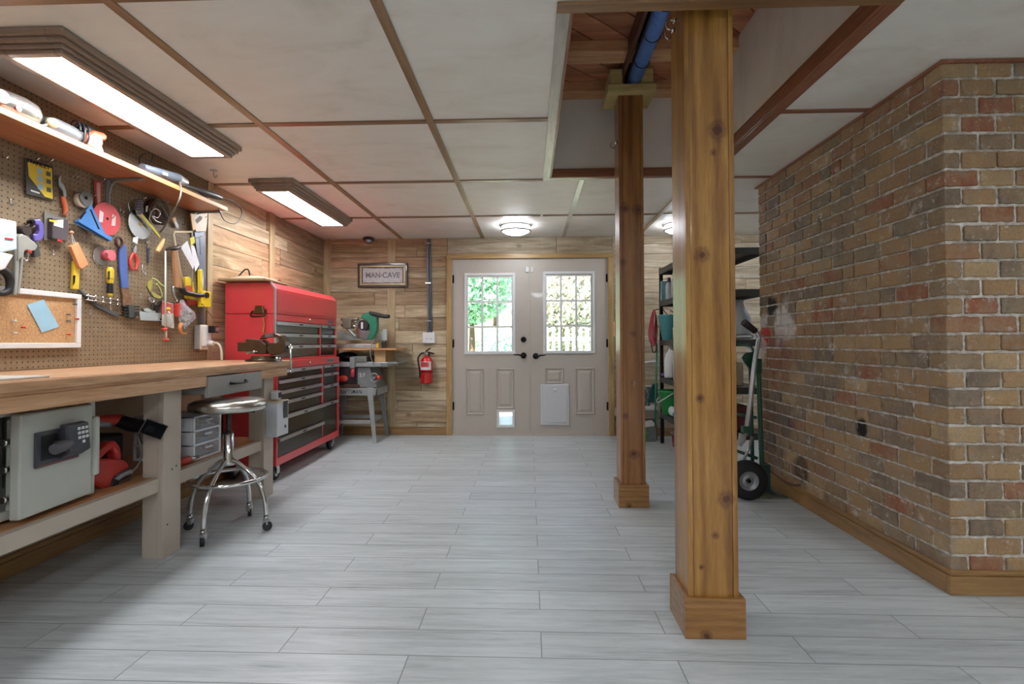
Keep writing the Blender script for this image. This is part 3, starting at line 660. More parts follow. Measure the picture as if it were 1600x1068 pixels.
for y_, z_ in ((2.47, .43), (2.50, .44), (2.44, .16)): part('screw_head', MB().cyl((-1.83, y_, z_), (-1.828, y_, z_), .004, n=8), BLK, wbench)
# paper pad lying on the top
solo('paper_pad', MB().box(-2.02, -1.80, 1.30, 1.79, .9475, .955), M('offwhite_paper', '#cfcdc5', .6, var=.02), 'flat off-white tray lying on the bench top at the picture edge', 'tray', bev=.002)
# ---- safe on the lower shelf
SF = M('safe_beige_enamel', '#b9bcb2', .42, var=.02, bmp=.03); SFD = M('safe_dark_grey', '#43434a', .45, var=.05)
safe = thing('safe', 'beige steel safe with dark keypad, door ajar, on the bench shelf', 'safe', (-2.13, 1.9, .402))
sb = MB(); z0, z1 = .414, .83
sb.box(-2.33, -1.918, 2.088, 2.12, z0, z1).box(-2.33, -1.95, 1.60, 1.64, z0, z1).box(-2.33, -1.95, 1.64, 2.075, z0, z0+.035).box(-2.33, -1.95, 1.64, 2.075, z1-.03, z1).box(-2.33, -2.29, 1.64, 2.075, z0, z1)
part('safe_body', sb, SF, safe, .006)
for x_ in (-1.98, -2.28):
    for y_ in (1.65, 2.07): part('foot', MB().cyl((x_, y_, .401), (x_, y_, .416), .015), SFD, safe)
A = Matrix.Translation((-1.93, 2.085, 0)) @ Matrix.Rotation(math.radians(-5), 4, 'Z')
A = Matrix.Translation((-1.93, 2.085, 0)) @ Matrix.Rotation(math.radians(5), 4, 'Z')
dY = -.335
door = part('safe_door', MB().box(-.01, .028, dY, 0, .424, .812, A), SF, safe, .006)
part('inner_door_plate', MB().box(-.05, -.01, dY+.03, -.03, .45, .79, A), SF, door, .004)
for z in (.50, .61, .71): a_ = A @ Vector((-.03, dY+.03, z)); b_ = A @ Vector((-.03, dY-.005, z)); part('locking_bolt', MB().cyl(a_, b_, .012), STEEL, door)
part('hinge_barrel', MB().box(.0, .042, .0, .026, .50, .755, A), SF, safe, .008)
fx = .029
part('handle_plate', MB().box(fx, fx+.012, dY+.052, -.085, .60, .735, A), SFD, door, .004)
part('red_line', MB().box(fx+.0121, fx+.0125, dY+.06, -.095, .6045, .6065, A), M('red_plastic', '#b03a33', .4), door)
part('handle_recess', MB().box(fx+.0122, fx+.0126, dY+.07, dY+.145, .625, .72, A), M('black_rubber', '#141416', .6), door, .0)
kp = part('keypad', MB().prism([A @ Vector(p) for p in ((fx+.012, -.185, .61), (fx+.05, -.185, .635), (fx+.04, -.185, .745), (fx+.012, -.185, .752))], A.to_3x3() @ Vector((0, .112, 0))), SFD, door, .006)
for r_ in range(4):
    for c_ in range(3):
        if r_ == 3 and c_ != 1: continue
        y = -.135+c_*.019; z = .732-r_*.0185; x = fx+.0405+(.745-z)*.083
        part('key_button', MB().box(x, x+.004, y, y+.013, z-.012, z, A), WHT, kp, .0015)
part('turn_handle', MB().cyl(A @ Vector((fx+.01, -.2, .675)), A @ Vector((fx+.055, -.2, .675)), .016).tube([A @ Vector(p) for p in ((fx+.055, -.19, .677), (fx+.058, -.225, .674), (fx+.058, -.262, .668))], [.017, .022, .021], 12), M('grey_knob', '#5b5a60', .45), door)
# ---- leaf blower
RDP = M('red_plastic_body', '#b8342c', .35, var=.05, coat=.2); BP = MATS['black_plastic']
bl = thing('leaf_blower', 'red and black leaf blower lying beside the safe, nozzle over the bench leg', 'leaf blower', (-2.02, 2.33, .402))
c = Vector((-2.03, 2.315, .475)); XP = -1.97
def bp(pts, x0, x1): return MB().prism([at(x, y, X=XP)+Vector((x0, 0, 0)) for x, y in pts], (x1-x0, 0, 0))
part('motor_housing', bp([(140, 724), (152, 717), (170, 716), (196, 718), (203, 723), (203, 732), (190, 738), (179, 746), (173, 763), (160, 763), (140, 752)], -.12, 0), RDP, bl, .018)
part('loop_handle', bp([(146, 722), (152, 712), (178, 690), (188, 687.5), (195, 697), (198, 711), (197, 721), (188, 720), (189, 709), (184, 702), (178, 704), (162, 720)], -.08, -.02), RDP, bl, .012)
part('air_vent', bp([(172, 763), (178, 747), (190, 739), (204, 734), (206, 744), (201, 755), (190, 761), (180, 764.5)], -.11, .008), BP, bl, .012)
part('grey_band', bp([(178, 747.5), (190, 738.5), (203.5, 732.5), (206, 739), (193, 743.5), (182, 751)], -.10, .012), M('grey_plastic', '#8b8f92', .4), bl, .006)
for q in range(6): part('vent_slot', bp([(184+q*3.2, 752-q*1.4), (185.4+q*3.2, 751.4-q*1.4), (183.6+q*3.2, 761-q*1.6), (182.2+q*3.2, 761.5-q*1.6)], .008, .0105), M('vent_brown', '#6b5648', .5), bl)
part('handle_grip', MB().tube([c+Vector((-.03, -.16, .19)), c+Vector((-.03, -.05, .215)), c+Vector((-.03, .04, .20))], .015, 10), MATS['grey_plastic'], bl)
part('blower_tube', MB().tube([c+Vector((-.06, -.2, .20)), c+Vector((-.05, .0, .225)), c+Vector((-.02, .10, .215))], .027, 14), RDP, bl)
nz = part('nozzle', MB().tube([c+Vector((-.03, .09, .213)), c+Vector((.03, .10, .19)), c+Vector((.11, .08, .185)), c+Vector((.15, .065, .187))], [.03, .034, .03, .034], 14), BP, bl)
n0 = at(240, 670, Y=2.345); ax = Vector((.72, -.62, .12)).normalized(); uu = Vector((0, 0, 1)).cross(ax).normalized(); vv_ = ax.cross(uu)
def sq(cn, s1, s2, a): return [cn+(uu*math.cos(a)-vv_*math.sin(a))*p*s1+(uu*math.sin(a)+vv_*math.cos(a))*q*s2 for p, q in ((-1, -1), (1, -1), (1, 1), (-1, 1))]
fl = MB(); A0, A1 = sq(n0-ax*.075, .02, .02, .5), sq(n0, .05, .036, .5); B0, B1 = sq(n0-ax*.07, .016, .016, .5), sq(n0+ax*.0005, .046, .032, .5)
fl.add(A0+A1+B0+B1, [(i, (i+1) % 4, 4+(i+1) % 4, 4+i) for i in range(4)]+[(8+i, 8+(i+1) % 4, 12+(i+1) % 4, 12+i) for i in range(4)]+[(4+i, 4+(i+1) % 4, 12+(i+1) % 4, 12+i) for i in range(4)]+[(11, 10, 9, 8), (0, 1, 2, 3)])
part('nozzle_mouth', fl, BP, nz)
part('power_cord', MB().tube([c+Vector((.0, .12, .2)), c+Vector((.03, .15, .10)), c+Vector((.06, .12, .0)), c+Vector((.05, .0, -.066)), c+Vector((.02, -.15, -.068))], .004, 8), M('grey_cord', '#9a968c', .5), bl)
solo('drill_case', MB().box(-2.36, -2.16, 2.14, 2.56, .402, .60), M('black_case', '#1b1b1d', .5), 'black tool case on the bench shelf behind the red leaf blower', 'case', bev=.012)
# ---- small parts organiser
org = thing('parts_organizer', 'white three-drawer small parts organiser on the bench shelf behind the stool', 'organizer', (-2.05, 2.9, .402))
ORW = M('organizer_white', '#e0e3e5', .4, var=.02); CLR = M('clear_smoky_plastic', '#c3ccd1', .12, var=.1, scale=30, alpha=.38)
ox0, ox1, oy0, oy1, oz0, oz1 = -2.26, -1.905, 2.74, 2.99, .403, .655
of = MB()
for z in (0, 1, 2, 3): zz = oz0+(oz1-oz0-.012)*z/3; of.box(ox0, ox1, oy0, oy1, zz, zz+.012)
of.box(ox0, ox1, oy0, oy0+.006, oz0, oz1) if False else None
for (a0, a1, b0, b1) in ((ox1-.012, ox1, oy0, oy0+.014), (ox1-.012, ox1, oy1-.014, oy1), (ox0, ox0+.012, oy0, oy0+.014), (ox0, ox0+.012, oy1-.014, oy1), (ox1-.1, ox1-.012, oy0, oy0+.005)): of.box(a0, a1, b0, b1, oz0, oz1)
part('organizer_frame', of, ORW, org, .003)
for i in range(3):
    zz = oz0+(oz1-oz0-.012)*i/3+.014
    d_ = part('clear_drawer', MB().box(ox0+.02, ox1-.002, oy0+.015, oy1-.015, zz, zz+.062), CLR, org, .006)
    part('drawer_pull', MB().box(ox1-.002, ox1+.010, (oy0+oy1)/2-.03, (oy0+oy1)/2+.03, zz+.04, zz+.05), ORW, d_, .002)
    for q in range(4): part('small_part', MB().box(ox1-.06-.05*q, ox1-.03-.05*q, oy0+.04+.03*(q % 3), oy0+.09+.03*(q % 3), zz+.002, zz+.02+.01*(q % 2)), M('odd_parts_%d' % q, ['#9d8b5b', '#8d8f92', '#6b4f3a', '#b1b6b8'][q], .4), d_)
t = thing('flashlight', 'red cylindrical torch with silver tip lying before the parts organiser', 'flashlight', (-1.90, 2.66, .402))
part('torch_body', MB().lathe([(0, 0), (.021, 0), (.021, .12), (.017, .125)], (-1.925, 2.585, .424), (.18, 1, 0), 16), RDP, t)
part('torch_tip', MB().lathe([(.013, .125), (.014, .15), (.009, .155), (.009, .18), (0, .18)], (-1.925, 2.585, .424), (.18, 1, 0), 14), STEEL, t)
# ---- little white box screwed to the second leg
bxm = M('white_metal_box', '#cfd2d6', .35, var=.02)
t = thing('wall_box', 'white metal box with a slotted end screwed to the bench leg beside the red chest', 'box', (-1.80, 3.40, .41))
part('box_body', MB().box(-1.829, -1.745, 3.36, 3.52, .42, .655), bxm, t, .006)
part('box_lid', MB().box(-1.829, -1.742, 3.355, 3.525, .655, .665), M('cream_lid', '#cfc3a3', .5), t, .003)
part('slot_plate', MB().box(-1.7425, -1.741, 3.44, 3.50, .54, .66).box(-1.744, -1.741, 3.46, 3.48, .47, .49), M('slot_grey', '#4d5257', .3, .6), t)
t = thing('bottle_opener', 'small white bracket with a dark opening above the white metal box', 'bracket', (-1.80, 3.44, .67))
part('bracket_body', MB().box(-1.829, -1.775, 3.42, 3.48, .672, .735), bxm, t, .01)
part('dark_mouth', MB().box(-1.776, -1.772, 3.43, 3.47, .685, .722), BP, t, .004)
# ================================================================ STOOL
CHR = M('chrome', '#d8d8d8', .12, 1, var=.03); ALU = M('brushed_seat_metal', '#c9c7bf', .25, 1, var=.06, scale=8)
sx, sy = -1.735, 2.79
st = thing('rolling_stool', 'round chrome shop stool on four casters, half under the bench drawer', 'stool', (sx, sy, 0))
part('seat', MB().lathe([(0, .748), (.12, .752), (.17, .748), (.197, .735), (.202, .715), (.197, .694), (.175, .686), (.17, .69), (0, .69)], (sx, sy, 0), (0, 0, 1), 48), ALU, st)
part('screw_stem', MB().cyl((sx, sy, .52), (sx, sy, .69), .014).torus((sx, sy, .558), (0, 0, 1), .02, .004, 16), M('dark_screw', '#4a443d', .35, .9), st)
part('column', MB().lathe([(.024, .553), (.028, .55), (.028, .41), (.034, .39), (.034, .372), (0, .372)], (sx, sy, 0), (0, 0, 1), 24), CHR, st)
part('adjust_lever', MB().tube([(sx+.05, sy, .685), (sx+.12, sy-.01, .68), (sx+.165, sy-.02, .679)], .004), BP, st)
part('foot_ring', MB().torus((sx, sy, .30), (0, 0, 1), .197, .0115, 48, 10), CHR, st)
for a in (0, 90, 180, 270):
    a = math.radians(a+1); d_ = Vector((math.cos(a), math.sin(a), 0)); o_ = Vector((sx, sy, 0)); q = lambda r_, z: o_+d_*r_+Vector((0, 0, z))
    lg = part('leg', MB().tube([q(.02, .405), q(.07, .375), q(.13, .325), q(.185, .255), q(.213, .17), q(.222, .085)], .0125, 12), CHR, st)
    part('stem_cap', MB().cyl(q(.222, .085), q(.222, .062), .014).box(-.016, .016, -.012, .012, .035, .066, Matrix.Translation(q(.222, 0)) @ Matrix.Rotation(a, 4, 'Z')), STEEL, lg)
    wd = Vector((-math.sin(a+.5), math.cos(a+.5), 0))
    part('caster_wheel', MB().cyl(q(.228, .026)-wd*.010, q(.228, .026)+wd*.010, .0255, n=20), BP, lg)
# ================================================================ RED TOOL CHEST
RC = M('red_chest_enamel', '#d9454a', .28, var=.02, coat=.5); DKF = M('dark_drawer_front', '#4b473f', .2, .55, var=.05, scale=3)
PUL = M('aluminium_pull', '#c3c6ca', .28, .85, var=.03); SLD = M('stainless_dark', '#85888b', .22, .9, var=.08, scale=2)
cy0, cy1, cxb, cxf = 3.765, 5.025, -2.385, -1.962
tcst = thing('tool_chest', 'large red rolling tool chest with silver drawer pulls', 'tool chest', (-2.17, 4.4, 0))
ydiv = 4.60
def cab(x1, y0, y1, z0, z1, name):
    m_ = MB(); m_.box(cxb, x1-.03, y0, y1, z0, z1)
    return m_
# lower cabinet
lowm = cab(cxf, cy0, cy1, .115, .93, 'low'); f0 = cxf-.03
lowm.box(f0, cxf, cy0, cy0+.022, .115, .93).box(f0, cxf, cy1-.035, cy1, .115, .93).box(f0, cxf, cy0+.022, cy1-.035, .115, .178).box(f0, cxf, cy0+.022, cy1-.035, .866, .93)
lowm.box(f0, cxf, ydiv, ydiv+.035, .50, .866).box(f0, cxf, ydiv+.02, ydiv+.035, .178, .50)
low = part('lower_cabinet', lowm, RC, tcst, .003)
ux = cxf-.022; uf = ux-.03; uy0, uy1 = cy0+.015, cy1-.02
upm = MB(); upm.box(cxb, uf, uy0, uy1, .93, 1.30).box(uf, ux, uy0, uy0+.012, .93, 1.30).box(uf, ux, uy1-.035, uy1, .93, 1.30).box(uf, ux, uy0+.012, uy1-.035, .93, .952).box(uf, ux, uy0+.012, uy1-.035, 1.248, 1.30).box(uf, ux, ydiv, ydiv+.03, .952, 1.248)
upr = part('upper_cabinet', upm, RC, tcst, .003)
# lid with sloped front edge
lid = MB(); P_ = [(cxb, 1.303), (ux, 1.303), (ux, 1.50), (ux-.038, 1.548), (cxb, 1.548)]
lid.prism([(x, uy0, z) for x, z in P_], (0, uy1-uy0, 0)); ld = part('chest_lid', lid, RC, tcst, .004)
part('lid_panel', MB().box(ux, ux+.003, uy0+.03, uy1-.04, 1.325, 1.482), RC, ld, .002)
part('corner_guard', MB().prism([(x, uy0-.002, z) for x, z in ((ux-.01, .95), (ux+.003, .95), (ux+.003, 1.502), (ux-.035, 1.552), (ux-.046, 1.548), (ux-.01, 1.497))], (0, .012, 0)), PUL, tcst)
def pull(y0, y1, z, x, par, lab=None):
    p = MB(); p.prism([(xx, y0, zz) for xx, zz in ((x, z), (x+.022, z-.006), (x+.024, z-.03), (x+.018, z-.032), (x+.014, z-.014), (x, z-.01))], (0, y1-y0, 0))
    o = part('drawer_pull', p, PUL, par)
    ym = (y0+y1)/2; part('pull_label', MB().box(x+.0245, x+.025, ym-.035, ym+.035, z-.023, z-.012), M('label_black', '#26282a', .5), o)
def drawer(par, x, y0, y1, z0, z1, mt, out=0):
    d_ = part('drawer', MB().box(x-.028, x-.012+out, y0+.003, y1-.003, z0+.003, z1-.002), mt, par, .0015)
    pull(y0+.003, y1-.003, z1-.002, x-.012+out, d_); return d_
ys = (uy0+.012, ydiv, ydiv+.03, uy1-.035)
for za, zb in ((1.155, 1.248), (1.06, 1.155), (.952, 1.06)):
    drawer(upr, ux, ys[0], ys[1], za, zb, SLD); drawer(upr, ux, ys[2], ys[3], za, zb, SLD if za > 1.1 else DKF)
ys = (cy0+.022, ydiv, ydiv+.035, cy1-.035)
for za, zb in ((.785, .866), (.70, .785), (.615, .70), (.50, .615)): drawer(low, cxf, ys[0], ys[1], za, zb, DKF)
for za, zb in ((.785, .866), (.67, .785), (.50, .67), (.178, .50)): drawer(low, cxf, ys[2] if za > .3 else ydiv+.035, ys[3], za, zb, DKF)
drawer(low, cxf, cy0+.022, ydiv+.045, .335, .50, DKF, .014); drawer(low, cxf, cy0+.022, ydiv+.02, .178, .335, DKF, .01)
for z, x in ((1.275, ux), (.898, cxf)):
    y = at(484, 506 if z > 1 else 566, X=x).y; part('lock', MB().cyl((x, y, z), (x+.008, y, z), .012).cyl((x+.008, y, z), (x+.010, y, z), .006), STEEL, tcst)
    y = at(516, 505, X=x).y; bd_ = part('badge', MB().box(x, x+.003, y-.062, y+.062, z-.017, z+.017), M('badge_grey', '#8d8f92', .3, .5), tcst, .001)
    text_mesh('CRAFTSMAN', .021, M('badge_dark', '#2b2b2b', .4), 'badge_lettering', bd_, (x+.0032, y, z), (PI/2, 0, PI/2), .0003, 0)
def caster(px_, py_, label=None):
    c_ = part('caster', MB().box(px_-.03, px_+.03, py_-.03, py_+.03, .108, .115).box(px_-.032, px_-.027, py_-.022, py_+.022, .05, .11).box(px_+.027, px_+.032, py_-.022, py_+.022, .05, .11), STEEL, tcst)
    part('wheel', MB().lathe([(0, -.02), (.03, -.022), (.05, -.022), (.0575, -.014), (.0575, .014), (.05, .022), (.03, .022), (0, .02)], (px_, py_, .0585), (1, 0, 0), 28), BP, c_)
    part('wheel_hub', MB().lathe([(0, .03), (.012, .03), (.014, .024), (.03, .0225), (.034, .0215)], (px_, py_, .0585), (1, 0, 0), 20), STEEL, c_)
caster(cxf-.045, cy0+.055); caster(cxf-.05, cy1-.10); caster(cxb+.05, cy0+.06); caster(cxb+.05, cy1-.08)
# things on and against the chest
a = at(404, 487, Y=uy0-.02); t = thing('magnet_hook', 'small bronze magnetic hook holding a loop, stuck to the red chest side', 'hook', tuple(a))
hm = MB(); hw = .045
hm.prism([(a.x-hw, uy0-.001, a.z-.015), (a.x+hw, uy0-.001, a.z-.015), (a.x+hw*.65, uy0-.001, a.z+.05), (a.x-hw*.65, uy0-.001, a.z+.05)], (0, -.018, 0))
part('hook_plate', hm, M('antique_bronze', '#6b5334', .3, .8), t, .006)
part('hook_bar', MB().tube([(a.x-.05, uy0-.012, a.z+.01), (a.x-.055, uy0-.035, a.z-.03), (a.x, uy0-.045, a.z-.038), (a.x+.055, uy0-.035, a.z-.03), (a.x+.05, uy0-.012, a.z+.02)], .006), M('antique_bronze_dark', '#3a2b1e', .35, .8), t)
part('hanging_loop', MB().tube([(a.x+.04, uy0-.03, a.z-.03), (a.x+.045, uy0-.02, a.z-.10), (a.x+.038, uy0-.02, a.z-.15), (a.x+.045, uy0-.02, a.z-.16)], [.004, .005, .008, .004]), M('tan_cord', '#b98a4a', .6), t)
t = thing('task_lamp_fixture', 'flat wooden-edged light fixture lying on top of the tool chest', 'light fixture', (-2.2, 3.95, 1.55))
part('fixture_base', MB().box(-2.395, -2.02, 3.70, 4.06, 1.552, 1.572), M('tan_moulding', '#a08a68', .45), t, .006)
part('fixture_top', MB().prism([(-2.33, 3.73, 1.572), (-2.06, 3.73, 1.572), (-2.12, 3.78, 1.60), (-2.27, 3.78, 1.60)], (0, .28, 0)), M('cream_metal', '#b9ad90', .45), t, .004)
part('fixture_cord', MB().tube([(-2.20, 3.80, 1.60), (-2.205, 3.79, 1.645), (-2.24, 3.80, 1.65), (-2.29, 3.80, 1.60), (-2.33, 3.82, 1.58)], .006), BP, t)
# ================================================================ VISE on the bench end
VI = M('vise_brown_iron', '#4c3a26', .35, .35, var=.12, bmp=.1); vy = 3.37
def vx(px, py): p = at(px, py, Y=vy); return (p.x, p.z)
vs = thing('bench_vise', 'brown cast-iron bench vise with steel handle on the bench end', 'vise', (-1.86, vy, .948))
c = vx(412, 558)
part('swivel_base', MB().lathe([(0, 0), (.115, 0), (.118, .012), (.08, .018), (.078, .034), (0, .036)], (c[0], vy, .948), (0, 0, 1), 28), VI, vs)
part('base_lug', MB().lathe([(0, 0), (.02, 0), (.02, .026), (0, .03)], (vx(437, 555)[0], vy-.03, .948), (0, 0, 1), 16), STEEL, vs)
def vprism(pts, y0, y1): return MB().prism([(vx(*p)[0], y0, vx(*p)[1]) for p in pts], (0, y1-y0, 0))
part('anvil', vprism([(375, 534), (393, 534), (398, 549), (375, 549)], vy-.035, vy+.035), VI, vs, .006)
part('fixed_body', vprism([(388, 531), (391, 529), (413, 531), (421, 538), (421, 552), (416, 553), (398, 552)], vy-.045, vy+.045), VI, vs, .006)
part('jaw_arch', vprism([(409, 530), (413, 524), (420, 521), (434, 520.5), (443, 524), (449, 533), (450, 545), (446, 551), (438, 553), (426, 555), (420, 544), (424, 535.5), (436, 535.5), (439.5, 533), (438, 528), (430, 526.5), (416, 527.5)], vy-.038, vy+.038), VI, vs, .005)
part('jaw_plate', vprism([(419, 521), (432, 520.5), (432, 526), (419, 527)], vy-.043, vy-.037), M('worn_steel', '#7d8288', .3, .8), vs)
part('screw', MB().cyl((vx(448, 544)[0], vy, vx(448, 542)[1]), (vx(456, 542)[0], vy, vx(456, 542)[1]), .012), STEEL, vs)
part('handle', MB().cyl((vx(454, 538)[0], vy, vx(454, 539)[1]), (vx(454, 538)[0]+.004, vy, vx(454, 580)[1]), .0065).sphere((vx(454, 538)[0], vy, vx(454, 540)[1]), .011).sphere((vx(454, 538)[0]+.004, vy, vx(454, 580)[1]), .011), STEEL, vs)
part('lock_lever', MB().tube([(vx(391, 551)[0], vy-.05, vx(391, 551)[1]), (vx(404, 549)[0], vy-.055, vx(404, 549)[1]), (vx(409, 549)[0], vy-.055, vx(409, 549)[1])], .006).cyl((vx(404, 546)[0], vy-.055, vx(404, 547)[1]), (vx(404, 551)[0], vy-.055, vx(404, 552)[1]), .009), STEEL, vs)
# ================================================================ BACK WALL CORNER: saws
GS = M('grey_saw_steel', '#8f9493', .4, .4, var=.06); LG = M('light_grey_alloy', '#b3b7b6', .35, .5, var=.05)
sy0, sy1 = 5.22, 5.62
tsw = thing('table_saw', 'grey table saw on a splayed metal stand beside the red tool chest', 'table saw', (-1.85, 5.42, 0))
zT, zt2 = .50, .585
xr0, xr1 = at(583, 611, Y=sy0).x, at(592, 611, Y=sy0).x
part('stand_rail', MB().box(-2.2, xr1-.02, sy0, sy0+.012, .508, .585).box(-2.2, xr1-.02, sy1-.012, sy1, .508, .585).box(xr1-.035, xr1-.02, sy0, sy1, .508, .585), LG, tsw, .003)
def leg_(xt, xb, yt, yb):
    m_ = MB(); s_ = .022
    t_ = [(xt-s_*1.4, yt-s_/2, .59), (xt+s_*1.4, yt-s_/2, .59), (xt+s_*1.4, yt+s_/2, .59), (xt-s_*1.4, yt+s_/2, .59)]; b_ = [(xb-s_*.8, yb-s_/2, .0), (xb+s_*.8, yb-s_/2, .0), (xb+s_*.8, yb+s_/2, .0), (xb-s_*.8, yb+s_/2, .0)]
    m_.add(t_+b_, [(i, (i+1) % 4, 4+(i+1) % 4, 4+i) for i in range(4)]+[(0, 1, 2, 3), (7, 6, 5, 4)]); return m_
xa = at(577, 610, Y=sy0).x; xb_ = at(586, 692, Y=sy0).x
part('leg', leg_(xa, xb_, sy0+.01, sy0-.005), LG, tsw, .003)
part('leg', leg_(xa, at(604, 682, Y=5.6).x, sy1-.01, sy1+.01), GS, tsw, .003)
part('leg', leg_(-2.12, -2.18, sy0+.01, sy0-.005), LG, tsw, .003)
part('leg', leg_(-2.12, -2.18, sy1-.01, sy1+.01), GS, tsw, .003)
part('lower_brace', MB().box(-2.15, xa+.02, sy0, sy0+.008, .205, .245).box(-2.15, xa+.02, sy1-.01, sy1, .205, .245).box(xa+.01, xa+.02, sy0, sy1, .205, .245), LG, tsw, .002)
lt = at(568, 611.5, Y=sy0-.002); text_mesh('CRAFTSMAN', .062, M('stand_black_text', '#23262a', .5), 'stand_lettering', tsw, (at(565, 611.5, Y=sy0-.002).x-.132, sy0-.001, .546), (PI/2, 0, 0), .0004, .0006, fit=.264)
sb_ = MB(); xq0, xq1 = -2.12, at(586, 590, Y=sy0).x
sb_.prism([(xq0, sy0+.02, .585), (xq1+.02, sy0+.02, .585), (xq1-.02, sy0+.02, .66), (xq1-.07, sy0+.02, .81), (xq0, sy0+.02, .81)], (0, .36, 0))
part('saw_body', sb_, GS, tsw, .01)
part('motor_panel', MB().box(xq0, at(558, 590, Y=sy0).x, sy0-.0, sy0+.02, .62, .81), M('black_panel', '#232022', .45), tsw, .006)
ra = at(550, 604, Y=sy0); pl_ = part('name_plate', MB().box(at(532, 600, Y=sy0).x, at(562, 600, Y=sy0).x, sy0-.008, sy0+.002, .592, .625), M('bronze_plate', '#4a3424', .5), tsw, .002)
tp = M('panel_white_text', '#d9d6d0', .5)
text_mesh('2.7', .05, tp, 'panel_figures', tsw, (at(566, 585, Y=sy0).x, sy0-.001, .725), (PI/2, 0, 0), .0004, .001)
part('crank_wheel', MB().torus((at(584, 588, Y=5.18).x, 5.185, .70), (0, 1, 0), .045, .008).cyl((at(584, 588, Y=5.18).x, 5.185, .70), (at(584, 588, Y=5.18).x, 5.25, .70), .012), GS, tsw)
part('crank_knob', MB().cyl((at(589, 588, Y=5.18).x, 5.16, .70), (at(596, 588, Y=5.18).x, 5.15, .705), .02), RDP, tsw)
part('red_motor_knob', MB().cyl((at(551, 575, Y=5.2).x, 5.19, .71), (at(552, 590, Y=5.2).x, 5.19, .80), .02), M('pink_red_plastic', '#cf3f52', .4), tsw)
part('red_switch', MB().sphere((at(536, 590, Y=5.2).x, 5.205, .69), (.05, .02, .035)), RDP, tsw)
tt = MB(); tt.box(-2.2, at(607, 567, Y=sy0).x, sy0-.02, sy1, .815, .865)
part('saw_table', tt, LG, tsw, .004)
part('table_extension', MB().box(at(607, 567, Y=sy0).x, at(622, 567, Y=sy0).x, sy0-.01, sy1, .845, .862).box(at(596, 567, Y=sy0).x, at(607, 567, Y=sy0).x, sy0-.03, sy0-.018, .822, .86), GS, tsw, .003)
part('rip_fence', MB().box(at(551, 560, Y=sy0).x, at(574, 560, Y=sy0).x, sy0-.03, sy1, .866, .925), M('fence_grey', '#7d7f78', .4, .4), tsw, .004)
part('fence_clamp', MB().box(at(551, 560, Y=sy0).x-.01, at(557, 560, Y=sy0).x, sy0-.06, sy0-.03, .80, .92), GS, tsw, .004)
solo('black_bundle', MB().sphere((at(541, 560, Y=5.42).x, 5.45, .918), (.12, .1, .052)), BP, 'black folded bag lying on the saw table beside the rip fence', 'bag')
# board on blocks above the saw table
bs = thing('board_shelf', 'thin plywood board on a wood block above the table saw', 'board', (-1.8, 5.45, .866))
part('board', MB().box(-2.25, at(620, 545, Y=5.2).x, 5.2, 5.64, .992, 1.012), PLYW, bs, .002)
part('wood_block', MB().box(at(584, 555, Y=5.25).x, at(602, 555, Y=5.25).x, 5.26, 5.58, .866, .992), wood('pine_block', [(.3, '#b08a58'), (.6, '#cba777')], 0, 1, .6), bs, .003)
part('wood_block', MB().box(-2.24, -2.18, 5.26, 5.58, .866, .992), MATS['pine_block'], bs, .003)
# mitre saw
my = 5.36; GN = M('green_saw_alloy', '#2f8064', .35, .2, var=.1, coat=.2)
ms = thing('mitre_saw', 'green and silver mitre saw standing on the plywood board', 'mitre saw', (-1.8, my, 1.013))
def ax_(px, py, y=my): p = at(px, py, Y=y); return p
part('saw_base', MB().box(ax_(528, 540).x, ax_(596, 540).x, 5.26, 5.56, 1.013, 1.05).lathe([(0, 0), (.13, 0), (.13, .045), (0, .045)], (ax_(562, 540).x, my, 1.014), (0, 0, 1), 28), LG, ms, .003)
fp = [ax_(528, 531, 5.42), ax_(528, 516, 5.42), ax_(545, 520, 5.42), ax_(556, 529, 5.42), ax_(588, 529, 5.42), ax_(594, 519, 5.42), ax_(597, 517, 5.42), ax_(598, 514, 5.42), ax_(604.5, 514, 5.42), ax_(604.5, 531, 5.42)]
part('saw_fence', MB().prism(fp, (0, .02, 0)), M('pale_fence_alloy', '#b9c4bf', .35, .4), ms, .003)
gp = [(563, 497), (566, 490), (574, 488), (580, 487.5), (590, 489), (592, 494), (588, 497), (589, 505), (588, 517), (584, 525), (580, 531), (572, 530), (577, 520), (577, 508), (572, 500)]
part('blade_guard', MB().prism([ax_(*p, 5.30) for p in gp], (0, .09, 0)), GN, ms, .01)
cb = ax_(571, 514, 5.30)
part('saw_blade', MB().cyl((cb.x, 5.345, cb.z), (cb.x, 5.348, cb.z), .115, n=40), STEEL, ms)
part('motor', MB().cyl(ax_(568, 508, 5.30)+Vector((0, -.02, 0)), ax_(568, 508, 5.30)+Vector((0, .05, 0)), .055, n=24), M('motor_black_red', '#2a2021', .4), ms)
part('motor_stripe', MB().box(ax_(565, 508, 5.27).x-.008, ax_(565, 508, 5.27).x+.012, 5.272, 5.279, ax_(565, 508).z-.04, ax_(565, 508).z+.03), WHT, ms)
part('saw_handle', MB().tube([ax_(578, 490, 5.33), ax_(592, 492, 5.3), ax_(600, 494, 5.28), ax_(608, 494, 5.26)], [.03, .024, .022, .02], 12), M('handle_black', '#2a2c2c', .45), ms)
part('slide_rail', MB().cyl(ax_(536, 500, 5.40), ax_(566, 502, 5.40), .014).cyl(ax_(534, 508, 5.45), ax_(566, 510, 5.45), .014), STEEL, ms)
part('rail_bracket', MB().box(ax_(535, 505).x, ax_(548, 505).x, 5.36, 5.5, ax_(540, 513).z, ax_(540, 497).z).cyl(ax_(533, 498, 5.40), ax_(560, 498, 5.38), .02), M('rail_grey_brown', '#8d8474', .4, .5), ms, .006)
part('dust_port', MB().tube([ax_(540, 510, 5.40), ax_(548, 518, 5.38), ax_(556, 526, 5.37)], .016), GS, ms)
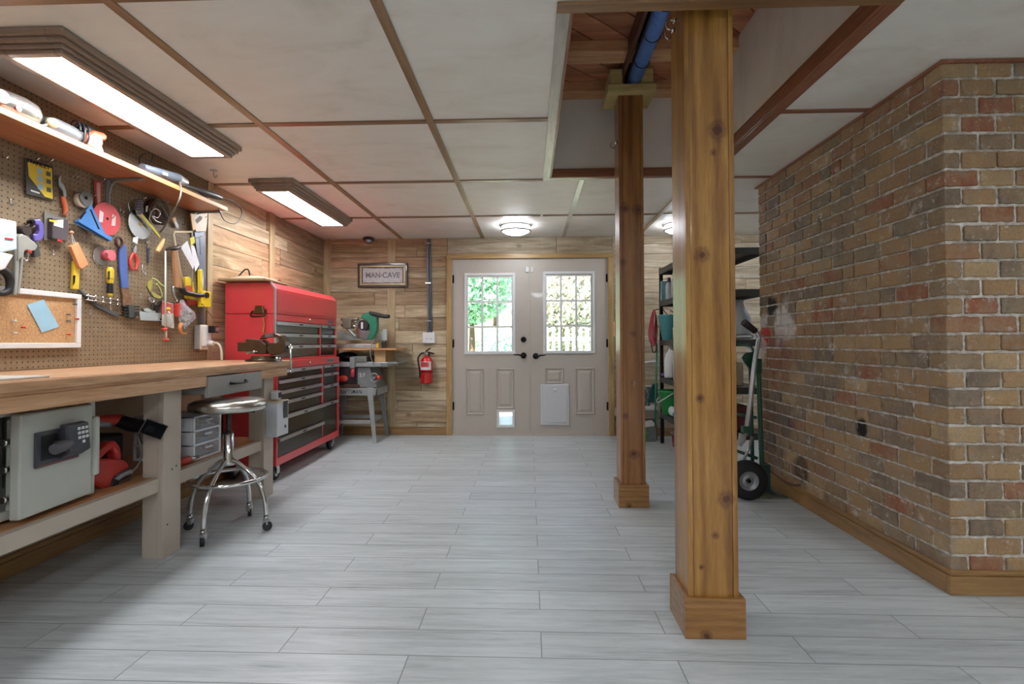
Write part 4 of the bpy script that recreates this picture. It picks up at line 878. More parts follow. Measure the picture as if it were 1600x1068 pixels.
part('saw_cord', MB().tube([ax_(584, 528, 5.26), ax_(581, 538, 5.20), ax_(578.5, 548, 5.16), ax_(580, 560, 5.15), ax_(585, 570, 5.14)], .005), M('grey_cord2', '#7a7468', .5), ms)
solo('tape_measure', MB().box(ax_(588.5, 540, 5.25).x, ax_(593, 540, 5.25).x, 5.22, 5.26, 1.013, 1.065), M('yellow_plastic', '#d0ab2e', .4), 'small yellow tape measure on the plywood board by the mitre saw', 'tape measure', bev=.006)
solo('clamp_block', MB().box(ax_(597, 540, 5.25).x, ax_(604, 540, 5.25).x, 5.22, 5.27, 1.013, 1.09), M('dark_clamp', '#3b3734', .4, .5), 'dark metal clamp at the end of the plywood board', 'clamp', bev=.008)
# ================================================================ BACK WALL: sign, conduit, extinguisher
DS = D-.009
sx0, sx1, sz0, sz1 = rect(559, 411, 636.5, 448.5, DS-.02)
sg = thing('framed_sign', 'framed MAN CAVE sign hanging on the board wall', 'sign', ((sx0+sx1)/2, DS-.01, sz0))
def ring(x0, x1, z0, z1, w_, y0, y1, mb=None):
    mb = mb or MB(); mb.box(x0, x1, y0, y1, z1-w_, z1).box(x0, x1, y0, y1, z0, z0+w_).box(x0, x0+w_, y0, y1, z0+w_, z1-w_).box(x1-w_, x1, y0, y1, z0+w_, z1-w_); return mb
part('outer_frame', ring(sx0, sx1, sz0, sz1, .024, DS-.03, DS-.001), M('dark_frame', '#33241a', .35, coat=.3), sg, .004)
part('inner_frame', ring(sx0+.022, sx1-.022, sz0+.022, sz1-.022, .026, DS-.022, DS-.003), M('gold_frame', '#a59672', .4, .3), sg, .004)
part('backing', MB().box(sx0+.04, sx1-.04, DS-.010, DS-.004, sz0+.04, sz1-.04), M('sign_backing', '#3c3a33', .6), sg)
rg = random.Random(5); xa0, xa1, za0, za1 = sx0+.058, sx1-.058, sz0+.056, sz1-.058
sp_ = MB(); cols = [(xa0+(xa1-xa0)*i/18, za0+rg.uniform(-.003, .003), za1+rg.uniform(-.003, .003)) for i in range(19)]
for (xq, zl, zh), (xr_, zl2, zh2) in zip(cols, cols[1:]): sp_.prism([(xq, DS-.010, zl), (xr_, DS-.010, zl2), (xr_, DS-.010, zh2), (xq, DS-.010, zh)], (0, -.004, 0))
part('sign_plate', sp_, M('sign_plate_grey', '#b9b6ba', .5, .1, var=.08, scale=20), sg)
ink = M('sign_ink', '#6a6c6d', .6); tx = [at(q, 430, Y=DS-.0145).x for q in (571.5, 594, 597.5, 625)]; tzm = at(598, 430, Y=DS-.0145).z
text_mesh('MAN', .088, ink, 'sign_lettering', sg, ((tx[0]+tx[1])/2, DS-.0145, tzm), (PI/2, 0, 0), .0004, .0018, fit=tx[1]-tx[0])
text_mesh('CAVE', .088, ink, 'sign_lettering', sg, ((tx[2]+tx[3])/2, DS-.0145, tzm), (PI/2, 0, 0), .0004, .0018, fit=tx[3]-tx[2])
part('sign_dot', MB().sphere(((tx[1]+tx[2])/2, DS-.0147, tzm), (.007, .001, .007), 10, 6), ink, sg)
for x in (xa0+.02, xa1-.02):
    for z in (za0+.015, za1-.018): part('rivet', MB().sphere((x, DS-.0145, z), (.005, .003, .005), 8, 6), BLK, sg)
cd = thing('conduit', 'pair of grey conduits running down the board wall to a white box', 'conduit', (-1.17, D-.02, 1.18))
CG = M('conduit_grey', '#6f757c', .4, .3, var=.05)
def bw_(px, py, o=.02): return at(px, py, Y=D-o)
part('conduit_pipe', MB().tube([bw_(668.5, 373), bw_(668, 400), bw_(668.5, 440), bw_(669.5, 480), bw_(669, 505), bw_(668, 519)], .012), CG, cd)
part('conduit_pipe', MB().tube([bw_(671.5, 373), bw_(671.5, 400), bw_(672, 440), bw_(672.5, 480), bw_(673, 505), bw_(673.5, 519)], .012), M('conduit_dark', '#4d5660', .4, .3), cd)
for py in (380, 442, 501): a = bw_(670, py); part('pipe_strap', MB().box(a.x-.04, a.x+.028, a.y-.014, a.y+.018, a.z-.008, a.z+.008), STEEL, cd, .002)
a = rect(660.5, 519, 679.5, 536, D-.03)
eb = thing('electrical_box', 'square white electrical box on the board wall above the extinguisher', 'electrical box', ((a[0]+a[1])/2, D-.02, a[2]))
part('box_cover', MB().box(a[0], a[1], D-.04, D-.001, a[2], a[3]), WHT, eb, .003)
for s_ in (-.025, .025): part('cover_screw', MB().sphere(((a[0]+a[1])/2+s_, D-.040, (a[2]+a[3])/2-.01), (.005, .002, .005), 8, 6), STEEL, eb)
ec = at(666.5, 575, Y=D-.085); ez0, ez1 = at(666.5, 599, Y=D-.085).z, at(666.5, 555.5, Y=D-.085).z
fe = thing('fire_extinguisher', 'red fire extinguisher hanging on the board wall beside the door', 'fire extinguisher', (ec.x, D-.085, ez0))
h_ = ez1-ez0; R_x = .068
part('cylinder', MB().lathe([(0, 0), (R_x*.85, .002), (R_x, .015), (R_x, h_*.80), (R_x*.9, h_*.88), (R_x*.55, h_*.95), (R_x*.35, h_), (0, h_)], (ec.x, D-.085, ez0), (0, 0, 1), 32), M('extinguisher_red', '#c81c1e', .25, coat=.5, var=.02), fe)
lb = MB()
for i in range(10):
    a0, a1 = math.radians(-150+i*12), math.radians(-150+(i+1)*12); r0 = R_x+.001; c0 = Vector((ec.x, D-.085, 0))
    lb.add([c0+Vector((r0*math.cos(q), r0*math.sin(q), ez0+zz)) for q, zz in ((a0, h_*.50), (a1, h_*.50), (a1, h_*.80), (a0, h_*.80))], [(0, 1, 2, 3)], True)
part('paper_label', lb, M('label_white', '#dcdcd8', .5), fe)
lb = MB()
for i in range(7):
    a0, a1 = math.radians(-142+i*12), math.radians(-142+(i+1)*12); r0 = R_x+.0018
    lb.add([c0+Vector((r0*math.cos(q), r0*math.sin(q), ez0+zz)) for q, zz in ((a0, h_*.60), (a1, h_*.60), (a1, h_*.78), (a0, h_*.78))], [(0, 1, 2, 3)], True)
part('label_print', lb, M('label_red_print', '#cf4848', .5), fe)
tz = ez1
part('valve', MB().cyl((ec.x, D-.085, tz), (ec.x, D-.085, tz+.03), .018).box(ec.x-.022, ec.x+.022, D-.10, D-.07, tz+.02, tz+.045), STEEL, fe, .003)
part('carry_lever', MB().tube([(ec.x-.02, D-.09, tz+.04), (ec.x+.02, D-.09, tz+.04), (ec.x+.07, D-.095, tz+.028), (ec.x+.09, D-.095, tz+.026)], [.01, .010, .008, .006]).tube([(ec.x-.01, D-.09, tz+.045), (ec.x+.02, D-.09, tz+.07), (ec.x+.05, D-.095, tz+.09)], [.009, .008, .005]), BLK, fe)
part('hose', MB().tube([(ec.x-.02, D-.10, tz+.03), (ec.x-.06, D-.10, tz+.025), (ec.x-.095, D-.10, tz-.03), (ec.x-.085, D-.10, tz-.11), (ec.x-.075, D-.10, tz-.19), (ec.x-.075, D-.10, tz-.25)], .010), BP, fe)
part('strap_band', MB().torus((ec.x, D-.085, ez0+h_*.44), (0, 0, 1), R_x+.001, .006, 28, 6), BLK, fe)
part('wall_bracket', MB().box(ec.x-.02, ec.x+.02, D-.02, D-.001, ez0-.015, tz+.04), BLK, fe)
a = at(576, 374.5, Y=5.62); t = thing('security_camera', 'small round security camera at the ceiling edge above the sign', 'camera', (a.x, 5.62, a.z))
part('camera_housing', MB().lathe([(0, 0), (.062, 0), (.066, .02), (.05, .035)], (a.x, 5.62, H-.036), (0, 0, 1), 24), M('dark_ring', '#33261f', .4), t)
part('camera_lens', MB().sphere((a.x+.005, 5.60, H-.045), (.045, .045, .035), 18, 12), M('silver_lens', '#aab0b6', .15, .8), t)
# ================================================================ PEGBOARD, ITS SHELF AND TOOLS
m, n, b = nodemat('brown_pegboard')
sp = n.nodes.new('ShaderNodeSeparateXYZ'); tcn = n.nodes.new('ShaderNodeTexCoord'); n.links.new(tcn.outputs['Object'], sp.inputs[0])
def cell(o):
    f_ = mathn(n, 'FRACT', mathn(n, 'DIVIDE', mathn(n, 'ADD', o, 10.0), .0254)); return mathn(n, 'SUBTRACT', f_, .5)
a_, b_2 = cell(sp.outputs['Y']), cell(sp.outputs['Z'])
dd_ = mathn(n, 'SQRT', mathn(n, 'ADD', mathn(n, 'MULTIPLY', a_, a_), mathn(n, 'MULTIPLY', b_2, b_2)))
hole = ramp(n, dd_, [(.11, (0, 0, 0, 1)), (.16, (1, 1, 1, 1))])
pc = ramp(n, noise(n, tc(n), 30, 5, .65), [(.3, '#7d6b52'), (.7, '#8f7d63')])
n.links.new(mixc(n, hole, '#2c2119', pc), b.inputs['Base Color']); b.inputs['Roughness'].default_value = .5; b.inputs['Specular IOR Level'].default_value = .35
bump(n, b, hole, .5, .003)
PEGX = XL+.008
pend = 3.575
pg = MB().box(XL, PEGX, YN+.02, pend, .95, H-.001)
KEEP[0] = True; po = pg.build('pegboard', m); KEEP[0] = False; tag(po, 'brown perforated hardboard panel covering the wall above the workbench', 'pegboard')
def W(px, py, w=0.0): return at(px, py, X=PEGX+w)
def PP(mb, pts, w0, w1): mb.prism([W(x, y, w0) for x, y in pts], (w1-w0, 0, 0)); return mb
def PPs(pts, w0, w1): return PP(MB(), pts, w0, w1)
def rad(px, py, rp, w=0): return (W(px, py-rp, w)-W(px, py+rp, w)).z/2
def PD(px, py, rp, w0, w1, n_=24, mb=None):
    mb = mb or MB(); c = W(px, py, w0); mb.cyl(c, c+Vector((w1-w0, 0, 0)), rad(px, py, rp, w0), n=n_); return mb
def PT(pts, r, n_=8, sub=4): return MB().tube([W(*p) for p in pts], r, n_, sub)
def PThing(name, label, cat, px, py, group=None): return thing(name, label, cat, tuple(W(px, py)), 0, group)
def peg(parent, px, py, L=.045): 
    c = W(px, py); part('peg_hook', MB().tube([c+Vector((-.004, 0, 0)), c+Vector((L*.6, 0, -.002)), c+Vector((L, 0, .012))], .0026, 6, 3), STEEL, parent)
# ---- shelf
SHW = wood('cherry_shelf_wood', [(.3, '#935a3d'), (.5, '#b3714f'), (.7, '#c88a66')], 1, 1, .4, coat=.2)
SHE = wood('pale_edge_wood', [(.3, '#a87c48'), (.5, '#bd935d'), (.7, '#cfa874')], 1, 1, .45)
sh = thing('wall_shelf', 'long cherry-coloured shelf on steel brackets across the pegboard', 'shelf', (-2.28, 2.2, 2.01))
part('shelf_board', MB().box(PEGX, -2.152, .9, 3.42, 2.012, 2.036), SHW, sh, .002)
part('front_edging', MB().box(-2.152, -2.143, .9, 3.42, 2.010, 2.038), SHE, sh, .002)
for y in (1.15, W(168, 300).y, W(300, 300).y):
    part('bracket', MB().box(PEGX, PEGX+.006, y-.014, y+.014, 1.83, 2.012).box(PEGX, -2.19, y-.014, y+.014, 2.005, 2.0115).tube([(PEGX+.008, y, 1.845), (PEGX+.012, y, 1.93), (PEGX+.03, y, 1.985), (PEGX+.08, y, 2.002), (-2.2, y, 2.004)], .006), GS, sh)
def S(px, py, X=-2.2): return at(px, py, X=X)
zS = 2.0385
t = thing('heat_gun', 'rounded silver power tool lying at the near end of the pegboard shelf', 'power tool', (-2.23, 2.0, zS))
a0 = S(2, 176); a1 = S(64, 184)
ys0, ys1 = 1.93, S(66, 186).y
part('silver_housing', MB().lathe([(0, -.02), (.03, 0), (.052, .05), (.058, .12), (.052, .17), (.03, .2), (0, .205)], (-2.225, ys1-.20, zS+.058), (0, 1, 0), 24), M('satin_silver', '#b5b3ab', .25, .8), t)
part('end_cap', MB().cyl((-2.19, ys1-.20, zS+.05), (-2.16, ys1-.205, zS+.052), .028, n=20), M('pink_grey_cap', '#a3948b', .4), t)
part('red_badge', MB().cyl((-2.174, ys1-.13, zS+.035), (-2.169, ys1-.13, zS+.035), .012), RDP, t)
part('dark_grip', MB().tube([(-2.23, ys1-.2, zS+.05), (-2.24, ys1-.30, zS+.06), (-2.25, ys1-.40, zS+.03)], [.03, .025, .025], 12), GS, t)
p = S(82, 194, -2.19); t = thing('knob_tool', 'small tool with ivory round knob on the pegboard shelf', 'tool', (p.x, p.y, zS))
part('ivory_knob', MB().sphere((p.x, p.y, p.z+.004), .024, 16, 12), M('ivory', '#d8d0a0', .4), t)
part('silver_bar', MB().tube([(p.x, p.y, p.z), (p.x-.02, p.y-.04, zS+.02), (p.x-.02, p.y-.07, zS+.008), (p.x, p.y+.02, zS+.006)], .007), STEEL, t)
p = S(105, 208, -2.20); t = thing('sander', 'grey polisher with a coiled black cord on the pegboard shelf', 'power tool', (p.x, p.y, zS))
part('tool_body', MB().lathe([(0, 0), (.03, .005), (.042, .04), (.042, .12), (.036, .17), (0, .18)], (p.x-.01, p.y-.10, zS+.043), (0, 1, 0), 22), M('blue_grey_body', '#7d8488', .3, .5), t)
part('coiled_cord', MB().tube([(p.x+.0+.055*math.cos(i*.8)*.6, p.y+.035+.003*i, zS+.062+.056*math.sin(i*.8)) for i in range(22)], .0045, 6, 3), BP, t)
p = S(150, 222, -2.22); t = thing('orange_sander', 'orange palm sander with black top on the pegboard shelf', 'power tool', (p.x, p.y, zS))
OR = M('orange_plastic', '#d4643a', .4, coat=.2)
part('sander_body', MB().prism([at(x, y, X=-2.20) for x, y in ((136, 212), (147, 203), (163, 207), (169, 213), (167, 219), (160, 220), (161, 229), (164, 236), (162, 240), (136, 227))], (-.08, 0, 0)), OR, t, .012)
part('black_grip', MB().tube([at(124, 200, X=-2.235), at(134, 202, X=-2.235), at(146, 208, X=-2.235)], [.022, .025, .02], 12), BP, t)
part('sander_label', MB().prism([at(x, y, X=-2.199) for x, y in ((152, 217), (160, 219), (160, 226), (152, 223))], (.001, 0, 0)), M('label_grey', '#8f8a86', .5), t)
p = S(255, 274, -2.19); t = thing('angle_grinder', 'long blue-grey angle grinder lying on the pegboard shelf', 'angle grinder', (p.x, p.y, zS))
part('grinder_body', MB().tube([at(222, 262, X=-2.19), at(240, 268, X=-2.19), at(262, 275, X=-2.19), at(277, 279, X=-2.19)], [.024, .028, .032, .034], 16), M('slate_blue_tool', '#5c6670', .35, .2, var=.1), t)
part('gear_head', MB().tube([at(276, 279, X=-2.19), at(284, 283, X=-2.19), at(290, 285, X=-2.19)], [.036, .03, .022], 16), LG, t)
part('type_plate', MB().prism([at(x, y, X=-2.156) for x, y in ((254, 268), (262, 270.5), (262, 275), (254, 272.5))], (.001, 0, 0)), M('label_grey2', '#b7b5ae', .5), t)
p = S(325, 302, -2.17); t = thing('rotary_tool', 'black pen-shaped rotary tool at the far end of the pegboard shelf, cord looping down', 'power tool', (p.x, p.y, zS))
part('tool_body', MB().tube([at(292, 291, X=-2.17), at(308, 296, X=-2.17), at(318, 300, X=-2.17), at(334, 305, X=-2.17), at(345, 309, X=-2.17)], [.008, .013, .024, .025, .017], 14), M('charcoal_tool', '#3b3c3e', .4), t)
part('tool_cord', MB().tube([at(346, 309, X=-2.16), at(360, 312, X=-2.15), at(374, 322, X=-2.15), at(378, 336, X=-2.15), at(368, 349, X=-2.15), at(352, 345, X=-2.15), at(344, 332, X=-2.15), at(342, 322, X=-2.15)], .0035, 6), BP, t)
t = thing('hanging_cord', 'grey power cord hanging from the grinder in front of the pegboard', 'cord', tuple(S(282, 286, -2.14)))
part('cord_loop', MB().tube([at(281, 284, X=-2.165), at(283, 298, X=-2.130), at(279, 315, X=-2.135), at(268, 335, X=-2.25), at(258, 352, X=-2.35), at(252, 361, X=-2.395), at(247, 366, X=-2.40)], .005, 8), MATS['grey_cord2'], t)
solo('looped_cable', MB().tube([at(219, 262, X=-2.25), at(218, 248, X=-2.28), at(225, 240, X=-2.30), at(238, 241, X=-2.36), at(236, 252, X=-2.3), at(228, 256, X=-2.25)], .004, 6), BP, 'thin black cord standing up behind the blue-grey angle grinder', 'cord')
# ---- cork board
x4 = (8, 0, 0)
cb_ = PThing('cork_board', 'white-framed cork pin board hanging at the near end of the pegboard', 'cork board', 64, 543)
y0, y1 = W(-60, 500, .02).y, W(127, 500, .02).y; z0, z1 = W(127, 543, .02).z, W(127, 460, .02).z
fr_ = MB(); fw_ = .026
fr_.box(PEGX, PEGX+.022, y0, y1, z1-fw_, z1).box(PEGX, PEGX+.022, y0, y1, z0, z0+fw_).box(PEGX, PEGX+.022, y1-fw_, y1, z0+fw_, z1-fw_).box(PEGX, PEGX+.022, y0, y0+fw_, z0+fw_, z1-fw_)
part('frame', fr_, WHT, cb_, .003)
CK = M('cork', '#c39a6c', .8, var=.18, scale=120, bmp=.3); part('cork_sheet', MB().box(PEGX, PEGX+.010, y0+fw_, y1-fw_, z0+fw_, z1-fw_), CK, cb_)
nt_ = solo('sticky_note', PPs([(42, 476), (68, 467.5), (92, 510), (65, 519.5)], .0115, .0135), M('pale_blue_paper', '#9cc9de', .6, var=.05), 'pale blue paper note pinned askew on the cork board', 'note')
PINC = {'red': M('pin_red', '#d1352c', .3), 'clear': M('pin_clear', '#d9d9d4', .2), 'grey': M('pin_grey', '#6e7678', .3, .5)}
for px, py, c_, lab in ((32, 511, 'red', 'red push pin left of the blue note on the cork board'), (116, 498, 'red', 'upper red push pin near the right edge of the cork board'), (103, 522, 'red', 'lower red push pin right of the blue note on the cork board'),
                        (18, 520, 'clear', 'clear white push pin low in the cork board corner'), (113, 475, 'grey', 'grey push pin high near the right edge of the cork board'), (103, 491, 'grey', 'upper grey push pin between note and cork board edge'), (103, 501, 'grey', 'lower grey push pin between note and cork board edge'), (17, 501, 'clear', 'clear push pin left of the blue note')):
    c = W(px, py, .010); t = thing('push_pin', lab, 'push pin', tuple(c), 0, 'push pins in the cork board')
    part('pin_head', MB().lathe([(0, .0), (.0015, 0), (.0015, .005), (.005, .006), (.0035, .012), (.006, .02), (0, .021)], c, (1, .3, 0), 10), PINC[c_], t)
# ---- packages and tools on the pegboard
t = PThing('tool_package', 'yellow and black hanging tool package with blue pictures, under the pegboard shelf', 'package', 60, 280)
pk = part('card', PPs([(38, 246), (82, 259), (84, 314), (40, 303)], .012, .016), M('package_black', '#3a3a38', .35), t, .001)
part('yellow_panel', PPs([(43, 252), (81, 263), (82.5, 311), (70, 307), (45, 275)], .0162, .0168), M('package_yellow', '#dcc32e', .35), pk)
for i, (px, py) in enumerate(((62, 267), (62.5, 279), (63, 291))): part('picture_square', PPs([(px-4, py-5), (px+4, py-2.7), (px+4, py+6), (px-4, py+3.8)], .017, .0176), M('picture_blue', '#9fc4d8', .4), pk)
for i, (px, py) in enumerate(((75.5, 271), (76, 283), (76.3, 296))): part('picture_square', PPs([(px-3.5, py-4), (px+3.5, py-2), (px+3.5, py+5), (px-3.5, py+3)], .017, .0176), M('picture_grey', '#4c5550', .4), pk)
part('white_stripe', PPs([(48, 296), (62, 300.5), (62, 303), (48, 298.5)], .0168, .0174), WHT, pk)
a = W(60, 256.5, .0172); text_mesh('STANLEY', .028, BLK, 'package_lettering', pk, (a.x, a.y, a.z), (PI/2-.0, 0, PI/2), .0003, .0004)
peg(t, 44, 250, .06); peg(t, 66, 252, .06)
SILV = M('tool_steel', '#b4b6b5', .25, .95, var=.06); RGR = M('red_grip', '#cf3d34', .4, coat=.3)
t = PThing('tongue_pliers', 'slip-joint pliers with one long red-orange handle beside the yellow package', 'pliers', 96, 300)
part('jaws', PPs([(88, 278), (91, 273), (93, 276), (92, 284), (97, 289), (101, 300), (101, 308), (97, 308), (95, 298), (89, 290)], .006, .018), SILV, t, .002)
part('handle_grip', PT([(98, 307, .012), (100, 317, .014), (102, 327, .012), (101, 337, .012)], [.010, .011, .010, .009], 10), OR, t)
t = PThing('grinding_wheel', 'cream and grey grinding wheel hanging left of the blue square', 'grinding wheel', 130, 312)
part('cream_disc', PD(123, 313, 11, .002, .03), M('cream_disc', '#cdbfa5', .6), t); d_ = part('grey_disc', PD(134, 310, 11.5, .032, .038), M('grey_disc', '#6c706c', .5, var=.1, scale=60), t)
part('arbor_hole', PD(134.5, 309, 2.6, .038, .0395), BLK, d_); peg(t, 134, 307, .06)
t = PThing('saw_blade_package', 'narrow red blister card hanging above the red saw blade', 'package', 152, 300)
part('card', PPs([(146, 281), (158, 283), (158.5, 322), (148.5, 319)], .010, .014), M('clear_red_card', '#b3433c', .4), t, .001)
part('clear_window', PPs([(150, 285), (155.5, 286), (156, 320), (151, 318)], .0145, .02), M('pale_red_insert', '#d49b95', .3), t, .002)
peg(t, 152, 281.5, .05)
t = PThing('circular_saw_blade', 'red round saw blade with white print on the pegboard', 'saw blade', 167, 342)
c = W(167, 341.5, .024); R0 = rad(167, 341.5, 25.5, .024); bm2 = MB(); pts = []
for i in range(80):
    a = 2*PI*i/80; rr_ = R0*(1.0 if i % 2 else .955); pts.append(c+Vector((0, rr_*math.cos(a), rr_*math.sin(a))))
bm2.prism(pts, (.003, 0, 0)); bl_ = part('blade_plate', bm2, M('red_blade_coat', '#cc4a4f', .4, .2), t)
part('arbor_hole', MB().cyl(c+Vector((.003, 0, 0)), c+Vector((.0036, 0, 0)), .008), BLK, bl_)
for s_ in (-1, 1):
    part('white_print', MB().prism([c+Vector((.0034, s_*R0*.45+R0*p, R0*q)) for p, q in ((-.15, -.35), (.12, -.3), (.17, .3), (-.1, .38))], (.0003, 0, 0)), M('print_white', '#e3c6c4', .5), bl_)
peg(t, 167, 341, .045)
t = PThing('speed_square', 'blue triangular rafter square hanging before the red saw blade', 'square', 140, 345)
BLU = M('blue_anodised', '#4a80bd', .3, .5, var=.04)
part('square_plate', PPs([(116, 349), (141, 319), (168, 376), (163, 374)], .044, .050), BLU, t, .001)
part('square_fence', PPs([(114, 346), (118, 343), (169, 371), (167, 377)], .035, .062), BLU, t, .002)
part('diagonal_slot', PPs([(140, 327), (142.5, 327), (156, 358), (153.5, 358)], .0502, .0508), BLK, t)
part('scale_notches', PPs([(124, 341), (133, 329), (135, 331), (126, 343)], .0502, .0508), BLK, t)
part('scale_slot', PPs([(122, 345.5), (124, 345), (147, 358.5), (145, 359)], .0502, .0508), BLK, t)
t = PThing('blister_package', 'black and white blister package hanging above the pink tape', 'package', 84, 350)
part('back_card', PPs([(68.5, 328), (100, 341), (99, 377), (68, 375)], .008, .012), M('card_grey_brown', '#7d7a70', .5), t, .001)
part('front_box', PPs([(74, 340), (99.5, 342), (98, 377.5), (73.5, 372)], .013, .04), M('box_dark_plum', '#4b4246', .3), t, .003)
part('white_flash', PPs([(85, 344), (99, 343), (98.5, 356), (84, 352)], .0405, .041), WHT, t); part('yellow_word', PPs([(77, 342.5), (90, 345), (90, 348), (77, 345.5)], .0412, .0416), MATS['package_yellow'], t)
part('red_corner', PPs([(90, 373), (97.5, 375.5), (97.5, 378), (90, 376)], .0405, .041), RDP, t)
peg(t, 80, 328, .05); peg(t, 92, 334, .05)
t = PThing('pipe_cutter', 'purple C-shaped pipe cutter on a hook left of the black package', 'pipe cutter', 53, 360)
PUR = M('purple_enamel', '#6a5fae', .35, .2, coat=.3)
part('cutter_body', PPs([(43, 347), (47, 343), (57, 342.5), (62, 350), (63, 365), (60, 374), (54, 377), (47, 376), (45, 365), (52, 366), (55, 360), (54, 352), (49, 350)], .012, .034), PUR, t, .004)
part('cutter_knob', PD(44.5, 346.5, 3, .01, .036, 12), BLK, t); part('black_base', PPs([(50, 379), (54, 378), (58.5, 400), (48, 402), (47, 390)], .01, .03), M('dark_rubber', '#3d3f3c', .6), t, .004)
peg(t, 48.5, 341, .05)
t = PThing('caulking_gun', 'pale grey caulking gun hanging over the cork board corner', 'caulking gun', 35, 400)
GG = M('pale_grey_alloy', '#a8a89e', .4, .4, var=.04)
part('gun_body', PPs([(19, 369), (25, 365), (33, 369), (46, 379), (50, 384), (46, 391), (40, 392), (36, 402), (33, 392), (30, 391), (26, 400), (19, 408)], .045, .075), GG, t, .005)
part('long_handle', PPs([(18, 376), (26, 366), (24, 430), (21, 462), (16, 461), (18, 420)], .05, .068), GG, t, .004)
part('trigger_bar', PPs([(30, 395), (34, 394), (31, 425), (27, 460), (23, 458), (27, 425)], .055, .068), GG, t, .003)
part('red_catch', PPs([(37, 389), (44, 391), (43, 396), (37, 393)], .06, .08), RDP, t, .002)
part('hook_ring', PT([(38, 398, .06), (43, 400, .06), (43, 406, .06), (39, 407, .06), (37, 403, .06)], .004), SILV, t)
part('dark_chuck', PD(30, 360, 7, .01, .05), M('brown_black', '#33241e', .5), t); peg(t, 24, 354, .07); peg(t, 36, 356, .06)
t = PThing('white_package', 'white and pale blue package at the picture edge above the caulking gun', 'package', 6, 365)
part('package_body', PPs([(-40, 336), (10, 346), (11, 390), (-40, 400)], .02, .07), M('package_pale', '#cfdfe3', .35), t, .006)
part('dark_edge', PPs([(11, 347), (19, 350), (19, 392), (11, 388)], .02, .03), M('slate_edge', '#56676f', .5), t, .002)
part('red_strip', PPs([(8, 371), (20, 372.5), (20, 375), (8, 373)], .071, .074), RDP, t)
part('white_visor', PPs([(-30, 388), (16, 398), (2, 420), (-30, 430)], .05, .07), WHT, t, .006)
t = PThing('headband', 'black curved headband hanging below the white package, left of the caulking gun', 'headband', 8, 435)
part('head_band', PT([(-4, 418, .05), (8, 424, .05), (16, 436, .05), (15, 452, .05), (4, 458, .05), (-6, 456, .05)], [.016, .018, .018, .016, .014, .012], 10), M('black_padding', '#202023', .6), t)
t = PThing('utility_knife', 'yellow utility knife hanging above the cork board corner', 'knife', 114, 430)
part('knife_handle', PPs([(111, 407), (120, 406), (121, 418), (119, 452), (109, 451), (111, 425)], .006, .022), M('yellow_plastic2', '#d8b92c', .4), t, .003)
part('dark_slot', PPs([(114, 430), (118, 430), (117, 441), (114, 447)], .0222, .0228), BLK, t); peg(t, 113, 406.5, .04)
t = PThing('wood_block_tag', 'orange wooden block hanging on a white string', 'block', 118, 395)
part('block', PPs([(105, 385), (116, 378), (133, 413), (122, 419.5), (118, 417)], .02, .042), wood('orange_pine', [(.3, '#c47a4a'), (.6, '#dc9a68')], 2, 1, .5), t, .003)
part('string', PT([(115, 382, .035), (112, 370, .04), (112, 362, .045), (114, 370, .04), (118, 381, .035)], .0018, 6), WHT, t)
part('knot', MB().sphere(W(112, 363, .045), .009, 10, 8), M('peach_bead', '#d9a184', .5), t); peg(t, 110, 350, .05)
t = PThing('tape_roll', 'pink tape roll with a grey disc behind on the pegboard', 'tape', 162, 400)
part('grey_disc', PD(158, 399, 15, .004, .008, 28), M('grey_brown_disc', '#6f6a60', .5), t)
d_ = part('pink_roll', PD(164, 398.5, 8, .01, .05, 24), M('pink_tape', '#d8606b', .4), t); part('roll_core', PD(166, 397.5, 3.2, .05, .051, 16), M('core_dark', '#7a3138', .6), d_); part('loose_line', PT([(146, 398, .008), (148, 408, .008), (155, 415, .008)], .0012, 6), WHT, t)
t = PThing('pry_bar', 'long flat blue pry bar hanging in the middle of the pegboard', 'pry bar', 193, 430)
part('bar_shaft', PPs([(184, 384), (195, 382), (197, 420), (199, 450), (188, 450), (185, 420)], .012, .022), M('pry_blue', '#4d67a6', .4, .3, var=.06), t, .002)
part('bar_claw', PPs([(188, 450), (199, 450), (203, 464), (207, 476), (190, 478), (190, 462)], .012, .02), M('rusty_steel', '#86644a', .5, .4, var=.2, scale=40), t, .002)
part('curved_head', MB().torus(W(186, 378.5, .03), (1, .2, 0), rad(186, 378.5, 7.5), .007, 24, 8), M('dark_rust', '#42271c', .5, .4), t)
t = PThing('screwdriver', 'yellow and black screwdriver standing in the wire tool rack', 'screwdriver', 172, 450)
Yl = MATS['yellow_plastic2']
part('handle', PT([(172, 417, .03), (172, 422, .03), (172, 435, .03), (172, 444, .03), (172, 448, .03)], [.009, .019, .018, .013, .015], 14), Yl, t)
part('black_grip', PT([(172, 435, .03), (172, 441, .03), (172, 447, .03), (172, 458, .03)], [.0185, .0135, .0155, .016], 14), BP, t)
part('collar', PT([(172, 457, .03), (172, 464, .03)], [.015, .010], 12, 1), Yl, t); part('blade', PT([(172, 463, .03), (173, 485, .03)], .004, 8, 1), SILV, t)
part('black_stripe', PPs([(168.5, 424), (171, 423), (171, 437), (168.5, 437)], .046, .0485), BP, t)
t = PThing('wire_tool_rack', 'chrome wire tool rack below the screwdriver', 'rack', 160, 468)
rk = MB(); rk.tube([W(134, 461, .02), W(188, 471, .02)], .0028, 6, 1).tube([W(134, 468, .02), W(188, 475, .02)], .0028, 6, 1)
for i in range(5):
    px = 138+i*11.5; py = 461.5+i*2.1
    rk.tube([W(px, py, 0), W(px, py, .05), W(px, py-2, .06)], .0026, 6, 1); rk.tube([W(px, py+7, 0), W(px, py+7, .05), W(px, py+5, .06)], .0026, 6, 1); rk.tube([W(px, py, .045), W(px, py+8, .045)], .0024, 6, 1)
part('rack_wires', rk, STEEL, t)
